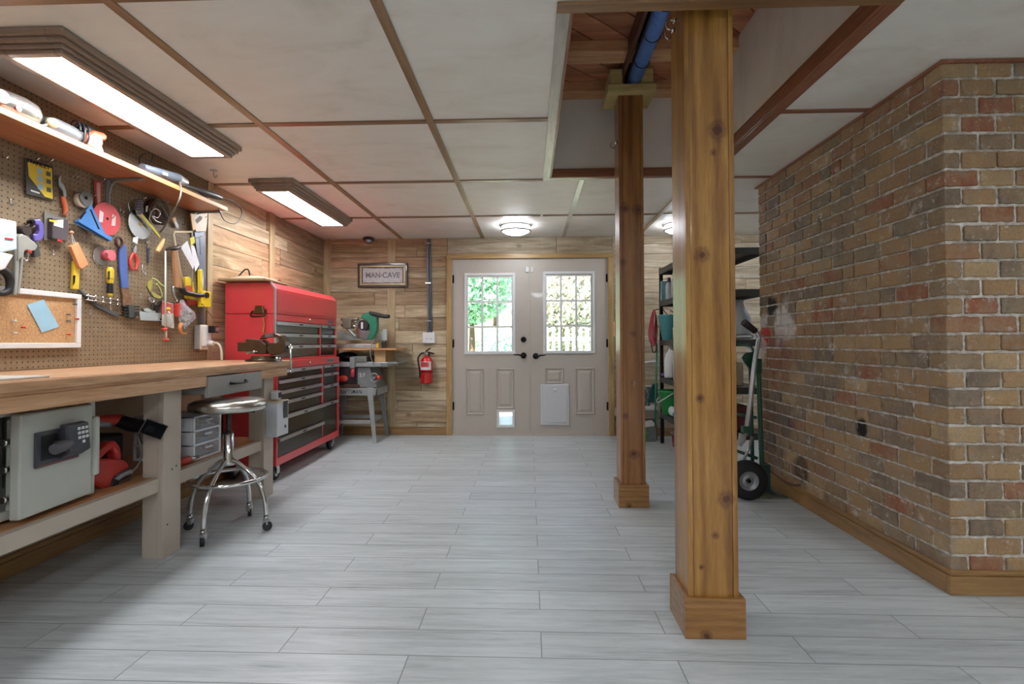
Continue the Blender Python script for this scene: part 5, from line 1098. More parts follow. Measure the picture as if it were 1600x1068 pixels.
solo('grey_scraper', PPs([(120, 452), (124, 452), (150, 474), (186, 492), (183, 496), (150, 480)], .004, .012), M('slate_blade', '#5b5f66', .4, .5), 'long dark grey scraper hanging slanted behind the wire tool rack', 'scraper', bev=.001)
t = PThing('comb_block', 'black toothed comb block hanging under the pry bar', 'comb', 200, 490)
bb_ = MB(); PP(bb_, [(195, 476), (203, 476), (204, 496), (196, 496)], .01, .035); part('comb_core', bb_, M('charcoal_comb', '#3f4540', .5), t, .002)
for i in range(4):
    part('comb_tooth', PPs([(189.5, 478+i*4.3), (213, 477.5+i*4.3), (215, 480+i*4.3), (190, 480.2+i*4.3)], .012, .03), BP, t, .001)
peg(t, 203, 497, .05)
t = PThing('diagonal_pliers', 'small red-handled pliers hanging between the pry bar and the saw blades', 'pliers', 209, 405)
part('jaws', PPs([(207, 387), (210, 382), (212, 387), (210.5, 396), (208, 397), (206, 393)], .008, .018), SILV, t, .002)
part('handle', PT([(208, 395, .013), (204.5, 402, .013), (203.5, 411, .013), (206, 422, .013)], [.007, .009, .009, .007], 10), RGR, t)
part('handle', PT([(210, 395, .013), (213.5, 402, .013), (214.5, 411, .013), (212, 422, .013)], [.007, .009, .009, .007], 10), RGR, t)
t = PThing('silver_saw_blade', 'large silver circular saw blade hanging behind the striped grinder handle', 'saw blade', 218, 350)
c = W(218.5, 350, .016); R0 = rad(218.5, 350, 23.5, .016); pts = []
for i in range(72): a = 2*PI*i/72; rr_ = R0*(1.0 if i % 2 else .955); pts.append(c+Vector((0, rr_*math.cos(a), rr_*math.sin(a))))
d_ = part('blade_plate', MB().prism(pts, (.003, 0, 0)), SILV, t); part('arbor_ring', MB().cyl(c+Vector((.003, 0, 0)), c+Vector((.005, 0, 0)), .012), M('brass_ring', '#b5a06a', .3, .8), d_)
part('price_tag', PPs([(208, 371), (216, 369), (214.5, 381), (207, 377)], .022, .023), WHT, t); peg(t, 218, 350, .03)
t = PThing('putty_tool', 'yellow-edged tool with a striped grey grip hanging over the silver saw blade', 'tool', 225, 335)
part('striped_grip', PPs([(212, 312), (219, 312), (222, 331), (215, 336), (209, 326)], .03, .045), M('grey_purple_grip', '#6d6875', .5), t, .003)
for i in range(4): part('grip_stripe', PPs([(212.5-i*.3, 314+i*4), (219.5+i*.5, 314.5+i*4), (219.7+i*.5, 316+i*4), (212.3-i*.3, 316+i*4)], .0455, .0465), BP, t)
part('yellow_blade', PPs([(212, 330), (216, 328), (250, 369), (248, 371)], .034, .042), M('yellow_green', '#cfc93e', .4), t, .001)
part('wire_loop', PT([(203, 330, .03), (200.5, 320, .03), (203, 312, .03), (208, 310, .03), (213, 314, .03)], .0025, 6), STEEL, t); peg(t, 214, 311, .06)
t = PThing('cord_reel', 'dark glossy round jar with chrome frame on the pegboard', 'reel', 240, 335)
part('reel_body', PD(239, 331, 20, .0, .05, 28), M('glossy_black_brown', '#2a1c18', .12, .2, coat=.6), t)
part('chrome_fitting', PT([(235, 330, .055), (243, 326, .06), (250, 331, .06), (246, 340, .06), (238, 337, .06), (244, 345, .055), (252, 348, .055)], .004, 6), CHR, t)
part('chrome_highlight_band', PPs([(227.5, 322), (231, 321), (230, 331), (227, 331)], .0505, .0525), CHR, t)
t = PThing('coping_saw', 'thin-framed coping saw with a tan wooden handle hanging right of the saw blade', 'coping saw', 250, 370)
part('saw_frame', PT([(254, 372, .065), (245, 360, .065), (233, 342, .065), (236, 332, .065), (245, 316, .065), (251, 318, .065), (264, 340, .065)], .0032, 6, 1), M('bronze_steel', '#a29184', .3, .8), t)
part('wooden_handle', PT([(256, 373, .065), (252, 382, .065), (248, 389, .065), (246, 393, .065)], [.007, .013, .014, .011], 12), wood('tan_handle', [(.3, '#c99a5f'), (.6, '#e0b87c')], 2, 1.5, .45), t); peg(t, 247, 317, .075)
t = PThing('adjustable_wrench', 'dark adjustable wrench hanging head-up in the middle of the pegboard', 'wrench', 230, 395)
part('wrench_head', PPs([(226, 377), (230, 375), (234, 378), (232, 383), (233, 387), (228, 388), (229, 382), (227, 381)], .01, .02), SILV, t, .002)
part('wrench_shaft', PPs([(228.5, 386), (232.5, 386), (231.5, 411), (229, 411)], .011, .018), M('dark_blue_steel', '#4a5160', .3, .8), t, .001)
solo('hex_key_bunch', MB().tube([W(222, 412, .01), W(223, 424, .02), W(226, 426, .02)], .0022, 6).tube([W(224, 421, .02), W(229, 416, .02), W(230, 419, .02)], .002, 6).tube([W(224, 424, .02), W(228, 427, .02), W(226, 428, .02)], .002, 6), STEEL, 'little cluster of chrome hex keys above the yellow safety glasses', 'hex keys')
t = PThing('safety_glasses', 'yellow-tinted safety glasses with lime temples hanging on a hook', 'glasses', 243, 450)
YL = M('amber_lens', '#b8b03c', .1, alpha=.6, var=.02); LM = M('lime_plastic', '#b9d27a', .3)
part('lens', PPs([(230, 441), (237, 436), (238, 441), (236, 452), (234, 455), (230, 449)], .04, .043), YL, t); part('lens', PPs([(235, 455), (238, 455), (245, 460), (252, 464), (247, 467), (240, 464)], .04, .043), YL, t)
part('dark_bridge', PT([(229, 447, .043), (233, 456, .043), (238, 463, .043), (248, 467, .043)], .0025, 6), BLK, t)
part('temple', PT([(238, 434, .04), (245, 437, .05), (251, 443, .06), (258, 448, .065)], .0035, 6), LM, t); part('temple', PT([(244.5, 443, .05), (250, 450, .05), (253, 458, .045), (253, 463, .043)], .0035, 6), LM, t); peg(t, 231, 444, .045)
t = PThing('ring_spanner', 'chrome ring spanner hanging under the safety glasses', 'spanner', 238, 475)
part('ring_end', MB().torus(W(238, 468, .012), (1, 0, 0), rad(238, 468, 4), .0045, 18, 8).torus(W(235, 467, .02), (1, 0, 0), rad(238, 468, 3), .003, 18, 6), CHR, t); part('spanner_shaft', PPs([(237, 471), (240, 471), (239.5, 487), (237.2, 487)], .008, .014), CHR, t, .001)
t = PThing('tin_tray', 'small pale grey metal tray hung on the pegboard above the bench', 'tray', 235, 492)
part('tray_front', PPs([(217, 486), (226, 487.5), (251, 489), (249, 501), (219, 500)], .03, .034), M('tin_grey', '#b3bcc0', .35, .4), t, .001)
part('tray_side', PPs([(219, 499), (249, 500.5), (249, 501.5), (219, 500.5)], .0, .034), MATS['tin_grey'], t); part('loose_blades', PPs([(220, 482), (227, 481), (243, 488), (241, 490), (222, 486)], .012, .028), SILV, t, .001)
t = PThing('ring_cutter', 'black toothed ring hanging behind the red blister pack', 'ring', 252, 488)
part('toothed_ring', MB().torus(W(255, 486, .01), (1, 0, 0), rad(255, 486, 14), .008, 30, 6), M('black_iron', '#2b2e33', .4, .4), t)
for i in range(7):
    a = math.radians(100+i*16); c = W(255, 486, .01); R0 = rad(255, 486, 15.5); q = c+Vector((0, R0*math.cos(a), R0*math.sin(a))); part('ring_tooth', MB().sphere(q, .006, 8, 6), MATS['black_iron'], t)
t = PThing('blister_pack', 'red-topped clear blister pack hanging at the lower end of the pegboard', 'package', 262, 495)
part('card', PPs([(253, 470), (270, 474), (271.5, 513), (252.5, 508)], .045, .048), M('card_pale_grey', '#b9b7ab', .4), t, .001)
part('red_header', PPs([(253, 471), (270, 475), (270.5, 489), (253, 491)], .0485, .0495), RDP, t); part('yellow_oval', MB().sphere(W(263.5, 482, .05), (.002, .022, .009), 14, 8), MATS['package_yellow'], t)
part('clear_bubble', MB().sphere(W(263, 499, .05), (.018, .034, .055), 16, 12), M('clear_bubble', '#c9cccb', .1, alpha=.35), t); peg(t, 261, 472, .07)
t = PThing('long_dowel', 'thin white rod hanging from pegboard hook down to a red-footed holder', 'rod', 260, 450)
part('rod', PT([(258.5, 392, .07), (258.5, 520, .07)], .0045, 8, 1), M('off_white_rod', '#ced3cb', .4), t); part('red_foot', MB().cyl(W(259, 529, .07), W(259, 532, .07), .017).cyl(W(257, 512, .07), W(257, 516, .07), .016), RGR, t); part('foot_stem', PT([(259, 516, .07), (259.5, 530, .07)], .007, 8, 1), M('cream_stem', '#c9b9a3', .5), t)
t = PThing('claw_hammer', 'worn claw hammer with a brown wooden handle hanging near the hacksaws', 'hammer', 272, 420)
part('hammer_head', PT([(260, 390, .05), (266, 388, .055), (273, 388, .06), (281, 385, .06)], [.006, .010, .015, .011], 10), M('blackened_steel', '#4e4a47', .4, .7), t)
part('wooden_handle', PPs([(267, 391), (273, 391), (276, 415), (281, 446), (281, 451), (271, 449), (269, 420)], .045, .065), wood('worn_handle', [(.3, '#7b5134'), (.5, '#9c7049'), (.7, '#b58c60')], 2, 2, .5), t, .005); peg(t, 270, 388, .06)
t = PThing('hacksaw', 'cream-framed hacksaw hanging with its grip down at the pegboard end', 'hacksaw', 285, 380)
CRM = M('cream_frame', '#cfc5a0', .4, .2)
part('saw_frame', MB().tube([W(300, 362, .05), W(272, 362, .05), W(271, 366, .05), W(276, 392, .05), W(281, 420, .05), W(287, 448, .05)], .0065, 8, 1), CRM, t)
part('saw_blade', PPs([(299, 364), (301, 364), (300, 450), (298.5, 450)], .048, .051), SILV, t)
part('grip', PT([(285, 449, .055), (288, 456, .06), (298, 459, .065), (308, 461, .065), (316, 461, .065)], [.018, .019, .016, .016, .018], 12), BP, t); part('grip_end', PD(317, 461, 4.5, .05, .085, 16), BP, t)
t = PThing('plastic_sheet', 'white and steel folded plastic sheet hanging before the hand saw', 'sheet', 295, 400)
WB = M('white_plastic_sheet', '#dcdde0', .35)
part('sheet', PPs([(282, 386), (292, 376), (304, 411), (301, 420)], .06, .063), WB, t); part('sheet', PPs([(297, 381), (303, 384), (311, 413), (305, 424)], .058, .061), WB, t); part('yellow_tab', PPs([(296, 372), (303, 369), (304, 379), (298, 383)], .062, .066), MATS['yellow_green'], t); peg(t, 298, 371, .08)
t = PThing('hand_saw', 'hand saw with grey blade and open tan grip at the end of the pegboard', 'hand saw', 312, 390)
part('saw_blade', PPs([(303, 358), (318, 356), (320, 380), (321.5, 450), (314, 450)], .02, .023), M('saw_grey', '#8b93a0', .35, .7, var=.08, scale=10), t)
hs = part('saw_grip', PPs([(297, 334), (302, 331), (312, 327), (320, 329), (319, 350), (317, 362), (302, 362), (300, 358)], .018, .042), M('pale_grip', '#cfc7b4', .5), t, .004)
part('grip_opening', PPs([(305, 344), (312, 337), (316, 339), (315, 343), (308, 349)], .0425, .0435), M('opening_brown', '#5b4733', .6), hs); part('tan_grip_back', PPs([(296, 333), (301, 333), (304, 358), (300, 361)], .042, .05), MATS['tan_handle'], t, .003)
part('blade_marking', PPs([(311, 372), (313, 372), (314, 398), (312.5, 398)], .0232, .0236), M('marking_grey', '#565d66', .5), t); peg(t, 311, 340, .06)
t = PThing('yellow_level', 'yellow framed tool with a square foot hanging in front of the hand saw', 'level', 315, 450)
YE = M('bright_yellow', '#dfc328', .35, coat=.2)
part('level_bar', PPs([(308, 422), (312, 420), (313, 455), (309, 456)], .05, .07), YE, t, .002); part('square_foot', PPs([(308, 453), (324, 456), (323.5, 480), (308.5, 479)], .045, .075), YE, t, .003); part('foot_mark', PPs([(314, 474.5), (318, 474.8), (318, 476), (314, 475.7)], .0752, .0756), BLK, t)
t = PThing('yellow_pouch', 'yellow and orange package hanging behind the black hacksaw grip', 'package', 293, 445)
part('package_front', PPs([(285, 433), (292, 432), (298, 441), (301, 458), (300, 468), (288, 466)], .02, .04), MATS['package_yellow'], t, .003); part('orange_part', PPs([(289, 446), (300, 446), (301, 458), (291, 459)], .0405, .0415), OR, t)
part('red_lower', PPs([(287, 467), (303, 469), (304, 476), (290, 477)], .015, .035), RDP, t, .002)
t = PThing('tape_dispenser', 'red curved tape dispenser between the blister pack and the plastic bag', 'dispenser', 276, 485)
part('red_body', PPs([(272, 475), (280, 472), (279, 482), (278, 494), (271.5, 494)], .03, .055), RGR, t, .003); part('silver_clip', PT([(270, 447, .05), (271, 458, .055), (275, 467, .055), (277, 471, .05)], [.009, .008, .007, .006], 8), SILV, t)
t = PThing('plastic_bag', 'crumpled clear plastic bag of hardware hanging at the pegboard end', 'bag', 292, 490)
rg = random.Random(9); bgm = MB(); out_ = [(281, 468), (287, 468), (293, 478), (304, 487), (307, 496), (300, 503), (288, 514), (285, 508), (279, 500)]
cc_ = W(292, 491, .07); ring1 = [W(x, y, .05+rg.uniform(-.01, .01)) for x, y in out_]; ring2 = [W((x*.5+292*.5), (y*.5+491*.5), .075+rg.uniform(-.012, .012)) for x, y in out_]; nn = len(out_)
bgm.add(ring1+ring2+[cc_]+[W(292, 491, .02)], [(i, (i+1) % nn, nn+(i+1) % nn, nn+i) for i in range(nn)]+[(nn+i, nn+(i+1) % nn, 2*nn) for i in range(nn)]+[((i+1) % nn, i, 2*nn+1) for i in range(nn)])
part('bag_film', bgm, M('clear_film', '#c3c9cc', .08, alpha=.5, var=.3, scale=60), t); part('paper_insert', PPs([(283, 472), (288, 471), (296, 486), (290, 489), (284, 482)], .045, .047), M('insert_pinkish', '#a98a9c', .5), t); peg(t, 282, 470, .06)
solo('tan_brush', PT([(283, 505, .05), (281, 512, .055), (284, 520, .05), (291, 521, .045)], [.012, .012, .008, .004], 10), MATS['orange_pine'], 'orange-brown curved handle hanging under the plastic bag', 'handle')
t = PThing('small_brush', 'small brush with an orange ferrule hanging right of the coping saw', 'brush', 272, 350)
part('ferrule', PPs([(267, 341), (272, 338), (274, 345), (270, 348)], .01, .02), M('cream_orange', '#dcae7a', .4), t, .002); part('bristles', PPs([(270.5, 348), (274, 345), (278, 354), (275, 357)], .01, .018), GS, t, .001)
solo('wire_clip', PT([(283, 340, .006), (288, 340, .02), (289, 350, .02), (284, 351, .006)], .002, 6, 1), BLK, 'thin dark square wire clip beside the hand saw grip', 'clip')
hk = None
HL = ['empty chrome hook at the picture edge beside the yellow package', 'left hook of the empty pair under the shelf, right of the pliers', 'right hook of the empty pair under the shelf, right of the pliers', 'empty chrome hook right of the red circular saw blade', 'empty chrome hook below the black blister package', 'empty chrome hook just under the wire tool rack', 'lowest empty chrome hook, right of the cork board', 'empty chrome hook right of the rusty pry bar claw', 'empty chrome hook above the white package at the picture edge']
for (px, py), hl in zip(((4, 242), (108, 272), (115, 273), (187, 328), (82, 395), (139, 488), (154, 514), (219, 462), (15, 315)), HL):
    if hk is None:
        c = W(px, py); hk = thing('loose_hook', hl, 'hook', tuple(c), 0, 'empty hooks on the pegboard')
        part('hook_wire', MB().tube([c+Vector((-.002, 0, .014)), c+Vector((.004, 0, .012)), c+Vector((.005, 0, -.008)), c+Vector((.016, 0, -.016)), c+Vector((.028, 0, -.006))], .0026, 6), STEEL, hk)
    else:
        c2 = copy_tree(hk); c2.location = W(px, py); c2['label'] = hl
# ---- outlet beside the pegboard
t = thing('wall_outlet', 'white surface-mounted outlet with plugs beside the red chest', 'outlet', tuple(at(318, 545, X=XL+.02)))
oy = at(318, 525, X=XL+.06).y; oz0, oz1 = at(318, 545, X=XL+.06).z, at(318, 508, X=XL+.06).z
part('outlet_box', MB().box(XL+.014, XL+.06, oy-.035, oy+.035, oz0, oz1), M('galvanised_box', '#a9abac', .4, .5), t, .003)
part('cover_plate', MB().box(XL+.06, XL+.066, oy-.04, oy+.04, oz0-.004, oz1+.004), M('cream_plate', '#d9d4c2', .4), t, .002)
part('multi_adapter', MB().box(XL+.066, XL+.10, oy-.03, oy+.03, oz0+.02, oz1-.01), WHT, t, .005)
part('black_charger', MB().box(XL+.10, XL+.15, oy-.012, oy+.035, oz1-.055, oz1-.005), BP, t, .004); part('charger_label', MB().box(XL+.15, XL+.1505, oy, oy+.03, oz1-.045, oz1-.015), M('label_pinkgrey', '#9c6d72', .5), t)
part('white_plug', MB().cyl((XL+.10, oy, oz0+.045), (XL+.135, oy, oz0+.04), .018), WHT, t)
part('white_cord', MB().tube([(XL+.13, oy, oz0+.042), (XL+.165, oy, oz0+.04), (XL+.19, oy, oz0-.0), (XL+.195, oy, oz0-.06), (XL+.195, oy, .96), (XL+.195, oy, .952)], .008, 10), M('cream_cord', '#d3c7b2', .5), t)
part('thin_cord', MB().tube([at(318, 478, X=XL+.10), at(325, 486, X=XL+.11), at(332, 496, X=XL+.12), at(333, 507, X=XL+.12)], .003, 6), M('brown_cord', '#8a7c6c', .5), t)
p0, p1 = at(314, 478, X=XL+.02), at(314, 506, X=XL+.02)
part('conduit', MB().cyl((XL+.026, p0.y, oz1), (XL+.026, p0.y, 1.6), .011), CG, t)
# ================================================================ RIGHT SIDE: rack, hand truck and what stands there
RK = M('rack_dark_grey', '#4b4c4c', .4, .4, var=.05); RKB = M('rack_black', '#202123', .45, .3)
rx0, rx1, ry0, ry1 = 1.385, 1.93, 4.07, 5.30
rack = thing('storage_rack', 'tall black and grey metal storage rack behind the posts', 'rack', (1.61, 4.7, 0))
for x in (rx0, rx1):
    for y in (ry0, ry1):
        s1 = 1 if x == rx0 else -1; s2 = 1 if y == ry0 else -1
        part('upright', MB().box(x, x+s1*.003, y, y+s2*.04, .0, 1.86).box(x, x+s1*.04, y, y+s2*.003, .0, 1.86), RKB, rack)
for z in (.33, .70, 1.09, 1.50, 1.84):
    sm = MB(); sm.box(rx0-.003, rx0+.012, ry0, ry1, z-.055, z).box(rx1-.012, rx1+.003, ry0, ry1, z-.055, z).box(rx0, rx1, ry0-.003, ry0+.012, z-.055, z).box(rx0, rx1, ry1-.012, ry1+.003, z-.055, z)
    s_ = part('shelf_beam', sm, RK if z < 1.8 else RK, rack, .002); part('shelf_panel', MB().box(rx0+.012, rx1-.012, ry0+.012, ry1-.012, z-.02, z-.004), RKB, s_)
def R_at(px, py, X): return at(px, py, X=X)
def on_shelf(px, X, z): p = at(px, 500, X=X); return Vector((X, min(p.y, 5.16), z+.0005))
GRN = M('grass_green', '#2f9a4d', .4); TQ = M('turquoise_plastic', '#58a9b0', .4, coat=.1)
zb = 1.50
p = Vector((1.42, 5.262, zb+.0005)); t = thing('carton', 'white and teal carton on the upper rack shelf at its far end', 'carton', tuple(p))
part('carton_body', MB().box(p.x-.03, p.x+.07, p.y-.035, p.y+.03, p.z, p.z+.21), M('carton_teal', '#8fc0c8', .5), t, .002); part('carton_label', MB().box(p.x-.031, p.x-.0305, p.y-.03, p.y+.025, p.z+.02, p.z+.09), WHT, t)
def bottle(nm, label, px, X, z, h, r, bc, cc, capstyle='cap'):
    p = on_shelf(px, X, z); t = thing(nm, label, 'bottle', tuple(p))
    part('bottle_body', MB().lathe([(0, 0), (r*.95, .002), (r, .012), (r, h*.62), (r*.8, h*.74), (r*.4, h*.82), (r*.36, h*.86), (0, h*.86)], p, (0, 0, 1), 18), bc, t)
    if capstyle == 'cap': part('cap', MB().cyl(p+Vector((0, 0, h*.80)), p+Vector((0, 0, h)), r*.55, r*.48), cc, t)
    else: part('spray_head', MB().cyl(p+Vector((0, 0, h*.82)), p+Vector((0, 0, h*.94)), r*.4).box(p.x-r*.5, p.x+r*.5, p.y-r*1.4, p.y+r*.8, p.z+h*.9, p.z+h*1.0).box(p.x-r*.2, p.x+r*.2, p.y-r*1.2, p.y-r*.8, p.z+h*.74, p.z+h*.9), cc, t, .003)
    return t
LPUR = M('dark_purple', '#5b5488', .4); WBT = M('clear_white_bottle', '#c4cdd0', .3)
bottle('spray_can', 'white bottle with a purple cap on the upper rack shelf', 1043, 1.45, zb, .235, .036, WBT, LPUR)
bottle('spray_bottle', 'clear spray bottle with a bright green trigger on the upper rack shelf', 1055, 1.45, zb, .26, .038, M('pinkish_clear', '#bfb4b0', .25), M('bright_green', '#4bb53c', .4), 'spray')
bottle('amber_bottle', 'low brownish bottle between the purple-capped and green-topped ones', 1049, 1.57, zb, .17, .03, M('amber_brown', '#8c5a48', .4), M('dark_cap', '#3b2b2a', .4))
zc = 1.09; p = Vector((1.465, 5.09, zc+.0005)); bkt = thing('bucket', 'turquoise plastic bucket with a metal handle on the rack', 'bucket', tuple(p))
part('bucket_body', MB().lathe([(0, .002), (.105, .002), (.145, .24), (.152, .243), (.152, .255), (.143, .255), (.103, .008), (0, .008)], p, (0, 0, 1), 32), TQ, bkt)
part('bucket_handle', MB().tube([p+Vector((.0, -.148, .25)), p+Vector((-.06, -.10, .30)), p+Vector((-.09, .02, .33)), p+Vector((-.05, .11, .30)), p+Vector((0, .148, .25))], .006), STEEL, bkt)
p = on_shelf(1053, 1.40, zc); t = thing('small_jar', 'small orange-labelled jar in front of the turquoise bucket', 'jar', (1.41, p.y, zc))
part('jar_body', MB().cyl((1.418, p.y, zc+.001), (1.418, p.y, zc+.10), .028), M('jar_orange', '#c98a45', .4), t); part('jar_lid', MB().cyl((1.418, p.y, zc+.10), (1.418, p.y, zc+.118), .03), M('jar_lid_cream', '#d9cfa8', .4), t)
bottle('jug', 'yellow container on the rack beside the thick post, near the turquoise bucket', 1066, 1.44, zc, .26, .06, MATS['package_yellow'], BLK)
solo('foil_box', MB().box(1.50, 1.70, 4.95, 5.22, 1.36, 1.385), WHT, 'flat white box resting high above the turquoise bucket', 'box', bev=.002) if False else None
zd = .70
p = on_shelf(1048, 1.45, zd); t = thing('bleach_jug', 'white plastic jug with a moulded handle on the middle rack shelf', 'jug', tuple(p))
part('jug_body', MB().lathe([(0, 0), (.065, .003), (.068, .02), (.068, .19), (.05, .25), (.025, .285), (.022, .31), (0, .31)], p, (0, 0, 1), 20), WHT, t); part('jug_handle', MB().tube([p+Vector((0, -.03, .28)), p+Vector((0, -.075, .27)), p+Vector((0, -.085, .20)), p+Vector((0, -.066, .16))], .012), WHT, t); part('jug_cap', MB().cyl(p+Vector((0, 0, .30)), p+Vector((0, 0, .33)), .026), WHT, t)
bottle('cleaner_bottle', 'pale bottle with a red band beside the white jug', 1058, 1.43, zd, .27, .04, M('pale_bottle', '#cdd3da', .3), WHT)
solo('purple_rag', MB().sphere(Vector((1.42, 5.24, zd))+Vector((0, 0, .025)), (.04, .035, .022), 14, 8), M('purple_cloth', '#6d63a8', .8), 'folded purple cloth on the middle rack shelf by the upright', 'cloth')
ze = .33
p = Vector((1.46, 5.11, ze+.0005)); t = thing('green_bucket', 'bright green pail with a white handle on the low rack shelf', 'bucket', tuple(p))
part('pail_body', MB().lathe([(0, .002), (.10, .002), (.135, .23), (.142, .232), (.142, .245), (.133, .245), (.098, .008), (0, .008)], p, (0, 0, 1), 32), GRN, t); part('pail_handle', MB().tube([p+Vector((-.02, -.138, .235)), p+Vector((-.13, -.08, .15)), p+Vector((-.15, .0, .12)), p+Vector((-.13, .08, .15)), p+Vector((-.02, .138, .235))], .005), WHT, t)
p = on_shelf(1058, 1.38, ze); solo('hose_coil', MB().torus((1.395, p.y-.12, ze+.17), (1, .2, 0), .125, .013, 32, 10).torus((1.42, p.y-.12, ze+.17), (1, .2, 0), .125, .013, 32, 10), M('white_green_hose', '#b9c9b5', .4), 'white coiled hose standing on the low rack shelf beside the green pail', 'hose')
p = on_shelf(1046, 1.40, ze); solo('cleaning_cloths', MB().sphere((1.42, p.y, ze+.05), (.03, .10, .05), 14, 8), M('white_cloth', '#c9d3cf', .8), 'white crumpled cloth lying before the green pail', 'cloth')
p = on_shelf(1053, 1.40, ze); solo('refill_bag', MB().sphere((1.405, p.y-.02, ze+.04), (.02, .08, .04), 14, 8), M('teal_blue_bag', '#3f9aa8', .4, var=.3, scale=30), 'teal and blue bag on the low rack shelf edge', 'bag')
# under and beside the rack
t = thing('tool_box', 'dark red box with a grey rim on the floor under the rack', 'box', (1.6, 5.0, 0))
part('box_body', MB().prism([(1.46, 4.86, .13), (1.46, 5.16, .13), (1.46, 5.12, .0), (1.46, 4.90, .0)], (.25, 0, 0)), M('dark_red_box', '#7a2a24', .4), t, .01); part('box_rim', MB().box(1.45, 1.72, 4.85, 5.17, .13, .145), GS, t, .004)
cordM = M('red_white_cord', '#c24450', .5, var=.35, scale=90)
t = thing('extension_cord', 'red coiled extension cord hanging on the end of the rack', 'cord', (1.37, 5.34, 1.1))
for i in range(6):
    o = i*.009; zt = at(1019, 484, Y=5.36).z; zb_ = at(1019, 540, Y=5.36).z; xm = at(1019.5, 520, Y=5.36).x
    part('cord_loop', MB().tube([(xm+.01, 5.345-o, zt), (xm+.045-.006*i, 5.345-o, zt-.12), (xm+.04-.01*i, 5.345-o, zb_+.06+.02*(i % 3)), (xm-.0+.004*i, 5.345-o, zb_+.012*(i % 2)), (xm-.045+.008*i, 5.345-o, zb_+.09), (xm-.035+.006*i, 5.345-o, zt-.16)], .0042, 7, 4, True), cordM, t)
part('dark_tail', MB().tube([(xm-.02, 5.35, zb_+.05), (xm+.0, 5.35, zb_-.06), (xm+.035, 5.35, zb_-.05), (xm+.04, 5.35, zb_+.1)], .006), BP, t)
part('hanging_hook', MB().tube([(xm+.01, 5.345, zt-.01), (xm+.05, 5.33, zt+.005), (xm+.075, 5.31, zt)], .005), RKB, t)
bnx0, bnx1 = at(1001, 650, Y=5.45).x-.25, at(1028, 650, Y=5.5).x-.01
t = thing('low_bench', 'low grey wooden bench against the board wall left of the rack', 'bench', (1.15, 5.55, 0))
zt = at(1015, 641, Y=5.42).z
part('bench_top', MB().box(bnx0, bnx1, 5.42, 5.68, zt-.09, zt), M('grey_bench_wood', '#8f8678', .6, var=.1), t, .003); 
for x in (bnx0+.02, bnx1-.05):
    part('leg', MB().box(x, x+.04, 5.44, 5.48, 0, zt-.09), MATS['grey_bench_wood'], t, .002); part('leg', MB().box(x, x+.04, 5.62, 5.66, 0, zt-.09), MATS['grey_bench_wood'], t, .002)
t = thing('litter_tray', 'white rimmed tray holding a speckled grey panel and dark green lid, on the low bench', 'tray', (1.2, 5.55, zt))
part('white_rim', MB().box(bnx0+.02, bnx1-.01, 5.43, 5.66, zt+.001, zt+.04), WHT, t, .008)
m, n, b = nodemat('speckled_fabric'); n.links.new(ramp(n, noise(n, tc(n), 55, 2), [(.57, '#5b6067'), (.62, '#cfcfcf')], 'LINEAR'), b.inputs['Base Color']); b.inputs['Roughness'].default_value = .8
gx = at(1012, 640, Y=5.5).x
part('speckled_panel', MB().box(bnx0+.05, gx+.03, 5.50, 5.52, zt+.04, at(1010, 604, Y=5.5).z), m, t, .003); part('panel_top_rim', MB().box(bnx0+.05, gx+.05, 5.495, 5.525, at(1010, 604, Y=5.5).z, at(1010, 604, Y=5.5).z+.014), WHT, t, .004)
part('green_lid', MB().prism([at(1012, 629, Y=5.47), at(1028, 629, Y=5.47), at(1028, 598, Y=5.47), at(1020, 600, Y=5.47), at(1016, 608, Y=5.47)], (0, .03, 0)), M('dark_green_plastic', '#23514a', .4), t, .006)
a = at(1004, 567, Y=5.64); t = thing('towel_rail', 'short white curved rail mounted on the board wall above the tray', 'rail', tuple(a))
part('rail_tube', MB().tube([(a.x-.12, 5.685, a.z-.03), (a.x-.06, 5.64, a.z-.01), at(1010, 565.5, Y=5.63), at(1024, 564.5, Y=5.63), at(1027, 565, Y=5.68)], .012), WHT, t)
t = thing('broom', 'broom with white head and green-grey bristles standing left of the rack', 'broom', (1.2, 5.35, 0))
ya = 5.36; bp_ = [at(1004, 664, Y=ya), at(1010, 659, Y=ya), at(1024, 657, Y=ya), at(1027, 661, Y=ya), at(1027.5, 666, Y=ya), at(1003, 668, Y=ya)]
part('broom_head', MB().prism([p+Vector((-.03, 0, 0)) for p in bp_], (0, .05, 0)), WHT, t, .005)
zbt = at(1003, 667, Y=ya).z
for i, (xa, xb2, mt) in enumerate(((1.19, 1.255, GRN), (1.257, 1.355, M('grey_bristles', '#7a7f7c', .8, var=.25, scale=80)))):
    part('bristles', MB().prism([(xa-.015*(1-i), ya+.0, .0), (xb2, ya, .0), (xb2, ya, zbt), (xa, ya, zbt)], (0, .045, 0)), mt, t)
part('broom_handle', MB().cyl((1.352, ya+.025, zbt), (1.376, 5.375, 1.05), .010), M('green_handle', '#3f8f76', .4), t)
